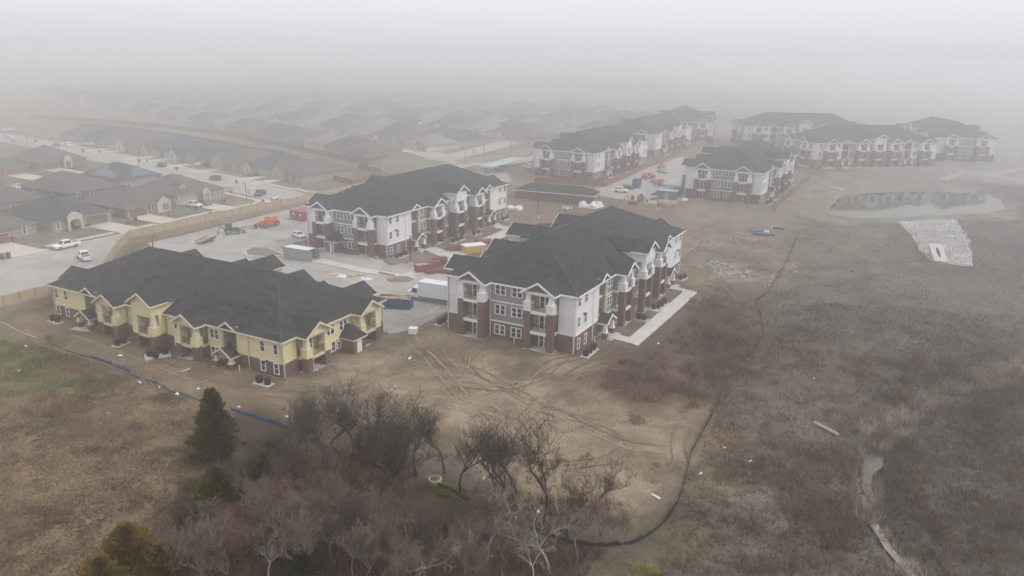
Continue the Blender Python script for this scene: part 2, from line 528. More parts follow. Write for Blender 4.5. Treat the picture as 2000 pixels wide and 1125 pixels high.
zone([(20, 600), (560, 745), (880, 660), (1200, 690), (1340, 860), (900, 900), (560, 790), (60, 650)], (.13, .10, .074), 2, .6, breakup=(4.1, .2, 84))
zone([(1310, 420), (1560, 420), (1560, 560), (1360, 560)], (.33, .29, .23), 2, .5, breakup=(4, .2, 87))
zone([(1150, 740), (1210, 680), (1330, 600), (1370, 560), (1490, 640), (1390, 800), (1230, 800)], RED, 3, .95)
zone([(1310, 560), (1480, 560), (1480, 680), (1330, 700)], (.14, .105, .088), 4, .8)
zone([(1400, 800), (1500, 650), (1700, 700), (1760, 790), (1690, 880), (1560, 850)], (.19, .142, .098), 4, .75, breakup=(12, -.2, 40))
zone([(1380, 880), (1400, 800), (1500, 840), (1640, 900), (1700, 1125), (1250, 1125), (1300, 1040)], (.155, .108, .076), 4, .9)
zone([(1390, 830), (1470, 830), (1540, 900), (1400, 960)], (.13, .118, .068), 3, .7, breakup=(5, .0, 44))
zone([(1360, 880), (1520, 880), (1560, 980), (1320, 1060)], PALE, 2, .5, breakup=(4, .12, 47))
zone([(1640, 780), (2000, 680), (2000, 1125), (1760, 1125)], (.115, .098, .080), 5, .9)
zone([(0, 640), (120, 680), (300, 740), (460, 810), (420, 900), (380, 1125), (-400, 1300), (-400, 640)], FIELD, 2)
zone([(0, 645), (150, 690), (260, 740), (200, 780), (40, 760), (-200, 720), (-200, 620)], FGREEN, 4, .85, breakup=(9, -.25, 51))
zone([(0, 760), (300, 900), (420, 900), (300, 1125), (-200, 1125)], (.165, .135, .085), 6, .7, breakup=(10, .1, 55))
zone([(180, 740), (420, 800), (400, 900), (200, 880)], (.15, .125, .07), 4, .6, breakup=(6, .1, 58))
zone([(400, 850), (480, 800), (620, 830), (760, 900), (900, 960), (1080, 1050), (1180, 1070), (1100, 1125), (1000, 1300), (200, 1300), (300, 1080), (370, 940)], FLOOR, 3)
zone([(1180, 1060), (1330, 980), (1420, 1125), (1150, 1125)], (.125, .115, .062), 3, .7, breakup=(4, -.1, 61))
zone([(560, 820), (740, 890), (880, 960), (860, 1000), (700, 930)], (.12, .105, .06), 2, .6)
C1 *= .80 * (1 + .20 * fbm(X1, Y1, 5, 71) + .16 * vnoise(X1, Y1, 1.9, 73) + .16 * fbm(X1, Y1, 17, 75))[:, None]
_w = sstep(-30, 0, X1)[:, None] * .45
C1 = C1 * (1 - _w) + C1.mean(1, keepdims=True) * np.array((1.04, 1.0, .95)) * _w      # greyness of the fog mixed into the low right meadow's colour
nx, ny = len(gx), len(gy)
idx = np.arange(nx * ny).reshape(ny, nx)
Q = np.stack([idx[:-1, :-1].ravel(), idx[:-1, 1:].ravel(), idx[1:, 1:].ravel(), idx[1:, :-1].ravel()], 1)
GROUND = attr_mat('bare earth and grass', fine=.42, fscale=3.2, mid=.26, mscale=.55, bump=.8)
flat = np.zeros(len(X1))
# developed ground is graded flat; only open land keeps its small bumps
LOTP = [(-166, 114), (-166, 250), (-120, 340), (-60, 340), (-60, 215), (-70, 118), (-70, 98), (-140, 100)]
Z1 = Z1 + BUMP * sstep(0, 2, X1 - fence_x(Y1)) * (1 - sstep(-2, 1, in_poly(X1, Y1, LOTP)))
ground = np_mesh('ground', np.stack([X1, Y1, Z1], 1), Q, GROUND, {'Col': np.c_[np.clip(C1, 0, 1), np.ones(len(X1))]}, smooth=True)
tag(ground, 'brown earth and dry grass of the site', kind='structure')


def drape(name, poly, m, dz=.05, step=3.0, label=None, kind='structure', thick=0.0, world=True):
    """a sheet following the ground; thick>0 gives it a kerb-like edge"""
    P = poly if world else at_many(poly)
    bm = bmesh.new()
    vs = [bm.verts.new((p[0], p[1], 0)) for p in P]
    f = bm.faces.new(vs)
    if f.normal.z < 0 or f.calc_area() == 0: f.normal_flip()
    bm.normal_update()
    if bm.faces[:][0].normal.z < 0: bmesh.ops.reverse_faces(bm, faces=bm.faces)
    xs = [p[0] for p in P]; ys = [p[1] for p in P]
    for ax, lo, hi in ((0, min(xs), max(xs)), (1, min(ys), max(ys))):
        c = lo + step
        while c < hi:
            no = Vector((1, 0, 0)) if ax == 0 else Vector((0, 1, 0))
            co = Vector((c, 0, 0)) if ax == 0 else Vector((0, c, 0))
            bmesh.ops.bisect_plane(bm, geom=bm.verts[:] + bm.edges[:] + bm.faces[:], plane_co=co, plane_no=no)
            c += step
    bm.verts.ensure_lookup_table()
    zz = terrain(np.array([v.co.x for v in bm.verts]), np.array([v.co.y for v in bm.verts]))
    for v, z in zip(bm.verts, zz): v.co.z = z + dz
    if thick:
        ge = bmesh.ops.extrude_face_region(bm, geom=bm.faces[:])
        for v in [g for g in ge['geom'] if isinstance(g, bmesh.types.BMVert)]: v.co.z += thick
        bmesh.ops.recalc_face_normals(bm, faces=bm.faces)
    me = bpy.data.meshes.new(name); bm.to_mesh(me); bm.free(); me.materials.append(m)
    o = link(name, me)
    return tag(o, label, kind=kind)


def ribbon(pl, w):
    """polygon of a polyline with width"""
    L_, R_ = [], []
    n = len(pl)
    for i in range(n):
        a = Vector(pl[max(0, i - 1)][:2]); b = Vector(pl[min(n - 1, i + 1)][:2])
        d = (b - a).normalized(); q = Vector((-d.y, d.x)) * (w / 2); p = Vector(pl[i][:2])
        L_.append(tuple(p + q)); R_.append(tuple(p - q))
    return L_ + R_[::-1]

# ------------------------------------------------------------------ apartment buildings
W, LEN = 23.1, 53.8


def win_mesh(w, h, twin, trim, name, glass):
    """frame (origin at the bottom middle, facing -y) and pane"""
    b = MB(); t = .13
    b.box(-w / 2 - t, w / 2 + t, -.09, .0, -t, 0); b.box(-w / 2 - t, w / 2 + t, -.09, .0, h, h + t)
    b.box(-w / 2 - t, -w / 2, -.085, .0, 0, h); b.box(w / 2, w / 2 + t, -.085, .0, 0, h)
    b.box(-w / 2, w / 2, -.075, .0, h * .5 - .035, h * .5 + .035)
    if twin: b.box(-.075, .075, -.08, .0, 0, h)
    n = 2 if twin else 1
    ww = w / n
    for k in range(n):
        x0 = -w / 2 + k * ww
        for a in (x0 + (.075 if k else 0), x0 + ww - (.05 if k or not twin else .125)):
            b.box(a, a + .05, -.065, .0, 0, h)
    p = MB(); p.box(-w / 2, w / 2, -.03, .0, 0, h)
    me1 = b.build(name, trim); me2 = p.build(name, glass)
    r = (me1.data, me2.data)
    bpy.data.objects.remove(me1); bpy.data.objects.remove(me2)
    return r


def rail_mesh(w, m, name='railing'):
    b = MB()
    b.box(-w / 2, w / 2, -.03, .03, 1.02, 1.08); b.box(-w / 2, w / 2, -.02, .02, .08, .12)
    for x in (-w / 2, 0, w / 2): b.box(x - .03, x + .03, -.03, .03, 0, 1.04)
    k = max(4, int(w / .14))
    for i in range(1, k):
        x = -w / 2 + w * i / k
        b.box(x - .012, x + .012, -.012, .012, .1, 1.03)
    o = b.build(name, m); me = o.data; bpy.data.objects.remove(o); return me


WIN = {}


def window_set(trim):
    if trim.name in WIN: return WIN[trim.name]
    WIN[trim.name] = {'t': win_mesh(1.75, 1.45, True, trim, 'window', GLASS), 's': win_mesh(.82, 1.5, False, trim, 'window', GLASS),
                      'b': win_mesh(.8, .95, False, trim, 'window', GLASS), 'v': win_mesh(.35, .55, False, trim, 'vent', SCREEN),
                      'd': win_mesh(1.65, 2.05, True, trim, 'balcony_door', GLASS), 'f': win_mesh(.8, 2.05, False, trim, 'balcony_door', GLASS)}
    return WIN[trim.name]


RAILS = {}


def rail(w, m):
    k = (round(w, 2), m.name)
    if k not in RAILS: RAILS[k] = rail_mesh(w, m)
    return RAILS[k]


def apartment(label, loc, rz, floors=(0, 3.05, 6.35), eave=9.2, mirror=False, scheme='white', shed=False, detail=2, rails=RAILD, dorm_open=False, group='apartment buildings'):
    root = thing('apartment_building', label, 'apartment building', loc, rz, group)
    yel = scheme == 'yellow'
    SID, TRM, MIDS, GT = (YELLOW, CREAM, YELLOW, YELLOW) if yel else (WHITE, TRIM, GREYS, GABLEG)
    wset = window_set(TRIM)
    NF = len(floors); btop = floors[1] - .28; ptop = floors[-1] + .05

    def P(side):
        def f(s, o, z):
            if side == 'front': x, y = s, -o
            elif side == 'right': x, y = W + o, s
            elif side == 'back': x, y = W - s, LEN + o
            else: x, y = -o, LEN - s
            return ((W - x) if mirror else x, y, z)
        return f
    ANG = {'front': 0, 'right': math.pi / 2, 'back': math.pi, 'left': -math.pi / 2}

    def ang(side):
        if mirror and side in ('left', 'right'): return -ANG[side]
        return ANG[side]

    def put(name, me, side, s, o, z, parent, turn=0.0):
        p = P(side)(s, o, z)
        return link(name, me, parent, p, ang(side) + (-turn if mirror else turn))

    def window(kind, side, s, z, o=.06, parent=None):
        a, b_ = wset[kind]
        nm = {'d': 'balcony_door', 'f': 'balcony_door', 'v': 'gable_vent'}.get(kind, 'window')
        w = put(nm, a, side, s, o, z, parent or root)
        link('pane', b_, w)
        return w


    def wall(side, s0, s1, style, z1=None):
        z1 = z1 or eave + .12
        b = MB(P(side))
        b.box(s0, s1, -.22, .06, -.9, btop, 0)
        b.box(s0, s1, -.22, .0, btop, z1, 1)
        b.box(s0, s1, .0, .085, btop, btop + .24, 2)
        for fz in floors[2:]:
            b.box(s0, s1, .0, .035 if style == 'white' else .06, fz - .12 - (.13 if style != 'white' else 0), fz + (.12 if style == 'white' else 0), 2)
        for s in (s0, s1): b.box(s - .09, s + .09, .0, .045, btop + .24, eave, 2)
        b.build('wall', [BRICK, SID if style == 'white' else MIDS, TRM], root)

    def gable(side, c, half, ze, slope, of, deep, infill=True, vent=False, tri=None):
        """cross gable roof: ridge over c, front edge at of+overhang, running deep behind the wall line"""
        tf = P(side); ov = .5; h = half + ov; zr = ze + slope * h; t = .16; o1 = of + .55
        g = MB(tf)
        for sg in (-1, 1):
            a = [(c, o1, zr), (c + sg * h, o1, ze), (c + sg * h, -deep, ze), (c, -deep, zr)]
            pts = a + [(p[0], p[1], p[2] - t) for p in a]
            g.add(pts, [(0, 1, 2, 3), (7, 6, 5, 4), (0, 4, 5, 1), (1, 5, 6, 2), (2, 6, 7, 3), (3, 7, 4, 0)])
        go = g.build('gable_roof', SHINGLE, root)
        r = MB(tf)
        for sg in (-1, 1):
            y0, y1 = o1 - .02, o1 + .07
            q = [(c, zr + .03), (c + sg * (h + .03), ze + .02), (c + sg * (h + .03), ze - .30), (c, zr - .34)]
            r.add([(p[0], y0, p[1]) for p in q] + [(p[0], y1, p[1]) for p in q], [(0, 1, 2, 3), (7, 6, 5, 4), (0, 4, 5, 1), (1, 5, 6, 2), (2, 6, 7, 3), (3, 7, 4, 0)])
            r.box(min(c + sg * (h - .0), c + sg * (h + .09)), max(c + sg * (h - .0), c + sg * (h + .09)), -.5 if of > .3 else .5, o1, ze - .26, ze - .02)
        r.build('rake_board', TRM, go)
        if infill:
            k = MB(tf)
            k.prism([(c - half - .1, ze - .02 + slope * .1), (c + half + .1, ze - .02 + slope * .1), (c, zr - t - .03)], 1, -deep * .8, of - .02)
            k.build('gable_wall', tri or GT, go)
            kb = MB(tf); kb.box(c - half, c + half, of - .02, of + .07, ze - .18, ze + .12); kb.build('gable_beam', TRM, go)
        if vent: window('v', side, c, ze + slope * h * .42, of + .01, go)
        return go

    def tower(side, c, half=2.4, proj=1.9, openL=False, openR=False, dorm=False, skip=False, pier=1.05):
        """balcony bay: two piers, floor slabs, railings, doors, gable on top"""
        tf = P(side); s0, s1 = c - half, c + half
        top = eave if not dorm else eave + 1.75
        t = MB(tf)   # 0 brick 1 siding 2 trim 3 concrete 4 tan
        for a, b_ in ((s0, s0 + pier), (s1 - pier, s1)):
            t.box(a, b_, proj - pier, proj, -.7, ptop, 0)
            t.box(a - .1, b_ + .1, proj - pier - .1, proj + .1, ptop, ptop + 1.2, 1)
            t.box(a - .14, b_ + .14, proj - pier - .14, proj + .14, ptop + 1.2, ptop + 1.3, 2)
            t.frust((a + .1, b_ - .1, proj - pier + .1, proj - .1), (a + .26, b_ - .26, proj - pier + .26, proj - .26), ptop + 1.3, eave - .05, 2)
            t.box(a - .12, b_ + .12, proj - pier - .12, proj + .12, ptop - .14, ptop + .02, 2)
        for sg, opn, a, b_ in ((-1, openL, s0, s0 + .3), (1, openR, s1 - .3, s1)):
            if not opn:
                t.box(a, b_, 0, proj - pier, -.7, ptop, 0)
                t.box(a - .05, b_ + .05, 0, proj - pier - .1, ptop, eave + .1, 1)
        for i, fz in enumerate(floors):
            if i == 0:
                t.box(s0 - .1, s1 + .1, 0, proj + .12, -.75, .06, 3)
            else:
                t.box(s0 + .03, s1 - .03, .02, proj - .06, fz - .48, fz, 2)
        # tan sheathing behind the balconies
        t.box(s0 + .05, s1 - .05, .0, .05, .05, eave, 4)
        t.box(s0, s1, proj - .55, proj - .06, eave - .28, eave + .1, 2)
        if dorm:
            t.box(s0, s1, -3.2, proj, eave + .1, top + .1, 1)
        to = t.build('balcony_bay', [BRICK, SID, TRM, CONC, TAN], root)
        for i, fz in enumerate(floors):
            window('d', side, c + .25, fz + .08, .07, to)
            if i:
                w = s1 - s0 - 2 * pier
                put('railing', rail(w, rails), side, c, proj - .22, fz, to)
                for opn, s in ((openL, s0 + .12), (openR, s1 - .12)):
                    if opn: put('railing', rail(proj - pier, rails), side, s, (proj - pier) / 2, fz, to, math.pi / 2)
        gable(side, c, half, top + .12, .62, proj, 6.5 if not dorm else 8.5, vent=dorm or yel and False, tri=GT)
        if dorm:
            r = MB(tf)
        return to

    def breezeway(side, s0, s1, porch=True):
        tf = P(side); c = (s0 + s1) / 2
        t = MB(tf); d = 5.5
        t.box(s0 - .02, s0 + .2, -d, .0, -.6, eave + .6, 0); t.box(s1 - .2, s1 + .02, -d, .0, -.6, eave + .6, 0)
        t.box(s0, s1, -d - .2, -d, -.6, eave + .6, 0); t.box(s0, s1, -d, .0, -.75, .04, 1)
        for fz in floors[1:]: t.box(s0 + .2, s1 - .2, -d, -.5, fz - .3, fz, 2)
        b = t.build('breezeway', [TAN, CONC, TRM], root)
        for fz in floors[1:]: put('railing', rail(s1 - s0 - .4, rails), side, c, -.6, fz, b)
        gable(side, c, (s1 - s0) / 2 - .1, eave + .14, .62, .05, 4, infill=False)
        arch = MB(tf); zr = eave + .14 + .62 * ((s1 - s0) / 2 + .4)
        arch.prism([(s0 + .1, eave + .1), (s1 - .1, eave + .1), (c, zr - .45)], 1, -1.6, -1.1)
        arch.build('gable_wall', TAN if not yel else YELLOW, b)
        if porch:
            pz = floors[1] - .45; hw = 2.0; p = MB(tf); o1 = 1.95; zr = pz + .62 * hw
            for sg in (-1, 1):
                a = [(c, o1, zr), (c + sg * hw, o1, pz), (c + sg * hw, -.02, pz), (c, -.02, zr)]
                p.add(a + [(q[0], q[1], q[2] - .14) for q in a], [(0, 1, 2, 3), (7, 6, 5, 4), (0, 4, 5, 1), (1, 5, 6, 2), (2, 6, 7, 3), (3, 7, 4, 0)])
            po = p.build('porch', SHINGLE, root)
            q = MB(tf)
            for sg in (-1, 1):
                k = [(c, zr + .03), (c + sg * (hw + .03), pz + .02), (c + sg * (hw + .03), pz - .24), (c, zr - .28)]
                q.add([(a[0], o1 - .02, a[1]) for a in k] + [(a[0], o1 + .07, a[1]) for a in k], [(0, 1, 2, 3), (7, 6, 5, 4), (0, 4, 5, 1), (1, 5, 6, 2), (2, 6, 7, 3), (3, 7, 4, 0)])
                xa, xb = sorted((c + sg * hw, c + sg * (hw + .08))); q.box(xa, xb, -.02, o1, pz - .22, pz)
            q.build('rake_board', TRM, po)
            w_ = MB(tf)
            w_.bar((c - hw + .35, o1 - .3, pz - .16), (c + hw - .35, o1 - .3, pz - .16), .16, .2)
            for dx in (-.8, -.4, 0, .4, .8): w_.bar((c, o1 - .3, pz - .1), (c + dx * 1.2, o1 - .3, pz + .62 * (hw - abs(dx) * 1.25) - .2), .1)
            w_.build('porch_truss', WOOD, po)
            for sg in (-1, 1):
                k = MB(tf); cx, cy = c + sg * 1.5, o1 - .55
                k.box(cx - .42, cx + .42, cy - .42, cy + .42, -.7, .95, 0); k.box(cx - .47, cx + .47, cy - .47, cy + .47, .95, 1.05, 1)
                k.frust((cx - .33, cx + .33, cy - .33, cy + .33), (cx - .2, cx + .2, cy - .2, cy + .2), 1.05, pz - .1, 1)
                k.build('porch_column', [BRICK, CREAM if yel else TRIM], po)
            fl = MB(tf); fl.box(c - 1.9, c + 1.9, .0, 2.9, -.7, .08); fl.build('porch_slab', CONC, po)

    # ---- short facades
    for side in ('front', 'back'):
        wall(side, 0, 3.1, 'white'); wall(side, 3.1, 7.9, 'mid'); wall(side, 7.9, 15.2, 'mid'); wall(side, 15.2, 20.1, 'mid'); wall(side, 20.1, W, 'white')
        tower(side, 5.5, 2.4, 1.9, openL=False, openR=False)
        tower(side, 17.65, 2.45, 1.9, openL=False, openR=True)
        for fz in floors:
            for s in ((9.95, 12.98) if detail > 1 or side == 'front' else ()):
                if fz == 0 and shed and side == 'front' and s < 11:
                    window('b', side, 11.25, .95, .1); continue
                window('t', side, s, fz + (.82 if fz == 0 else 1.15), .1 if fz == 0 else .03)
        if shed and side == 'front':
            sc, hw, dep = 9.3, 1.35, 2.6; tf = P(side)
            k = MB(tf); k.box(sc - hw, sc + hw, 0, dep, -.9, 2.5); ko = k.build('utility_shed', BRICK, root)
            r = MB(tf); e = .35; zz = 2.5
            r.add([(sc - hw - e, -.02, zz), (sc + hw + e, -.02, zz), (sc + hw + e, dep + e, zz), (sc - hw - e, dep + e, zz), (sc, -.02, zz + 1.9), (sc, dep - hw, zz + 1.9)],
                  [(0, 1, 2, 3), (0, 4, 1), (1, 4, 5, 2), (2, 5, 3), (3, 5, 4, 0)])
            r.build('shed_roof', SHINGLE, ko)
            f_ = MB(tf); f_.box(sc - hw - e, sc + hw + e, .0, dep + e + .03, zz - .2, zz - .002); f_.build('fascia', TRM, ko)
            dr = MB(tf); dr.box(sc - .55, sc + .55, dep, dep + .06, -.1, 2.05); dr.build('door', TRIM, ko)
    # ---- right long facade
    wall('right', 0, 8.9, 'white'); wall('right', 11.9, 15.3, 'mid'); wall('right', 15.3, 19.9, 'mid'); wall('right', 19.9, 24.5, 'mid'); wall('right', 24.5, 29.3, 'mid')
    wall('right', 29.3, 33.9, 'mid'); wall('right', 33.9, 38.5, 'mid'); wall('right', 38.5, 41.9, 'mid'); wall('right', 44.9, LEN, 'white')
    breezeway('right', 8.9, 11.9); breezeway('right', 41.9, 44.9)
    tower('right', 17.6, 2.25, 2.05, openL=True, openR=False); tower('right', 26.9, 2.35, 2.35, openL=dorm_open, dorm=True); tower('right', 36.2, 2.25, 2.05, openR=True)
    for fz in floors:
        lo = fz == 0
        for s in (1.15, 3.75, LEN - 1.15, LEN - 3.75): window('s', 'right', s, fz + (.6 if lo else 1.1), .1 if lo else .03)
        for s in (13.6, 40.2): window('t', 'right', s, fz + (.75 if lo else 1.15), .1 if lo else .03)
        for s in (22.2, 31.6): window('s', 'right', s, fz + (.75 if lo else 1.15), .1 if lo else .03)
    # ---- left long facade
    c0 = LEN / 2
    wall('left', 0, c0 - 15.5, 'white'); wall('left', c0 - 12.4, c0 + 12.4, 'mid'); wall('left', c0 + 15.5, LEN, 'white')
    breezeway('left', c0 - 15.5, c0 - 12.4); breezeway('left', c0 + 12.4, c0 + 15.5)
    for d_, kw in ((-21, {}), (-7.2, {}), (0, {'dorm': True}), (7.2, {}), (21, {})):
        tower('left', c0 + d_, 2.4, 2.1, **kw)
    for fz in floors:
        lo = fz == 0
        for s in (-10.8, -3.7, 3.7, 10.8, -17.4, 17.4): window('t', 'left', c0 + s, fz + (.75 if lo else 1.15), .1 if lo else .03)
        for s in (-24.9, 24.9): window('s', 'left', c0 + s, fz + (.75 if lo else 1.1), .1 if lo else .03)
    # ---- main hip roof
    ov, sl = .55, .48; z0 = eave + .12; hw = W / 2 + ov; zr = z0 + sl * hw
    r = MB(lambda x, y, z: ((W - x) if mirror else x, y, z))
    r.add([(-ov, -ov, z0), (W + ov, -ov, z0), (W + ov, LEN + ov, z0), (-ov, LEN + ov, z0), (W / 2, hw - ov, zr), (W / 2, LEN + ov - hw, zr)],
          [(0, 3, 2, 1), (0, 1, 4), (1, 2, 5, 4), (2, 3, 5), (3, 0, 4, 5)])
    ro = r.build('roof', SHINGLE, root)
    fa = MB()
    for a in ((-ov - .05, W + ov + .05, -ov - .05, -ov + .05), (-ov - .05, W + ov + .05, LEN + ov - .05, LEN + ov + .05)): fa.box(*a, z0 - .24, z0 + .02)
    for a in ((-ov - .05, -ov + .05, -ov + .05, LEN + ov - .05), (W + ov - .05, W + ov + .05, -ov + .05, LEN + ov - .05)): fa.box(*a, z0 - .24, z0 + .02)
    fa.box(-ov + .05, W + ov - .05, -ov + .05, .1, z0 - .12, z0 - .02); fa.box(-ov + .05, W + ov - .05, LEN - .1, LEN + ov - .05, z0 - .12, z0 - .02)
    fa.box(-ov + .05, .1, .1, LEN - .1, z0 - .12, z0 - .02); fa.box(W - .1, W + ov - .05, .1, LEN - .1, z0 - .12, z0 - .02)
    fa.build('fascia', TRM, ro)
    cap = MB(lambda x, y, z: ((W - x) if mirror else x, y, z))
    cap.bar((W / 2, hw - ov, zr + .0), (W / 2, LEN + ov - hw, zr + .0), .3, .12)
    for cx, cy, ry in ((-ov, -ov, hw - ov), (W + ov, -ov, hw - ov), (-ov, LEN + ov, LEN + ov - hw), (W + ov, LEN + ov, LEN + ov - hw)):
        cap.bar((cx, cy, z0), (W / 2, ry, zr), .26, .07)
    cap.build('ridge_cap', SHINGLE_C, ro)
    rr = random.Random(int(abs(loc[0] * 7 + loc[1] * 13)))
    if detail > 0:
        for k in range(14 if detail > 1 else 6):
            y = rr.uniform(6, LEN - 6); sg = rr.choice((-1, 1)) if k > 3 else 1; q = rr.uniform(.2, .85) * hw
            if min(y, LEN - y) < q * .2 + 4: continue
            q = max(q, hw - min(y, LEN - y)) + .3
            x = W / 2 + sg * q * .9; z = zr - sl * abs(x - W / 2)
            v = MB(lambda x, y, z: ((W - x) if mirror else x, y, z)); v.cyl((x, y, z - .2), (x, y, z + .5), .09, n=6); v.build('vent_pipe', DARK, ro)
        for side, s in (('front', .12), ('front', W - .12), ('front', 8.2), ('right', 6.6), ('right', LEN - .1), ('right', 12.0)):
            d = MB(P(side)); d.box(s - .06, s + .06, .09, .2, -.5, eave - .1); d.build('downspout', TRM, root)
        for side, s, z in (('right', 3.0, eave - 3.6), ('right', LEN - 3.0, eave - 3.6)):
            d = MB(P(side)); d.box(s - .15, s + .15, .0, .4, z, z + .28); d.build('wall_lamp', DARK, root)
    return root


# A lies across the lot: its short facade looks along +X, its long facade towards the field
APT_A = apartment('yellow two storey apartment building with red brick base', (-77.7, 75.1, -1.42), math.pi / 2, floors=(0, 2.45), eave=5.62, mirror=True,
                  scheme='yellow', shed=True, rails=RAIL)
APT_B = apartment('white and grey apartment building nearest the muddy clearing, with sidewalk along its right side', (-67.35, 102.47, 0.0), 0, dorm_open=True)
APT_C = apartment('white and grey apartment building behind the lumber stacks, with a brick utility shed', (-126.3, 133.0, .3), 0, shed=True)
APT_D = apartment('white apartment building behind the flat brick garage, fenced in red brown boards', (-124.9, 246.1, 2.94), 0, detail=1)
APT_E = apartment('white apartment building beside the pond bank and blue carport roof', (-67.05, 235.9, 2.42), 0, detail=1)
APT_D2 = apartment('hazy white apartment building directly behind the red fenced one', (-128.0, 318.5, 3.5), 0, detail=0)
APT_F = apartment('long white apartment building with five gables facing the green pond', (-.6, 360.4, 3.5), math.radians(129.7), detail=0)
APT_G = apartment('last white apartment building on the right, fading into fog behind the long one', (-.9, 371.7, 4.6), math.radians(20), detail=0)
APT_H = apartment('foggy white apartment building beyond the end of the red brown board fence', (-97 - 21.7, 383 - 7.9, 4.6), math.radians(20), detail=0)
_il = at_z(1452, 286, 4.6)
_d = (Vector((-math.cos(math.radians(25)), -math.sin(math.radians(25)), 0)))
_k = Vector(_il) * 1.0
APT_I = apartment('foggy white apartment building with wide gables, behind the one beside the pond bank', (_il[0] - _d.x * LEN, _il[1] - _d.y * LEN, 4.6), math.radians(115), detail=0)
print('I at', _il)

# ------------------------------------------------------------------ houses
def arch_poly(c, w, z0, zs, n=7):
    return [(c - w / 2, z0), (c + w / 2, z0), (c + w / 2, zs)] + [(c + w / 2 * math.cos(math.pi * k / n), zs + w / 2 * math.sin(math.pi * k / n)) for k in range(1, n)] + [(c - w / 2, zs)]


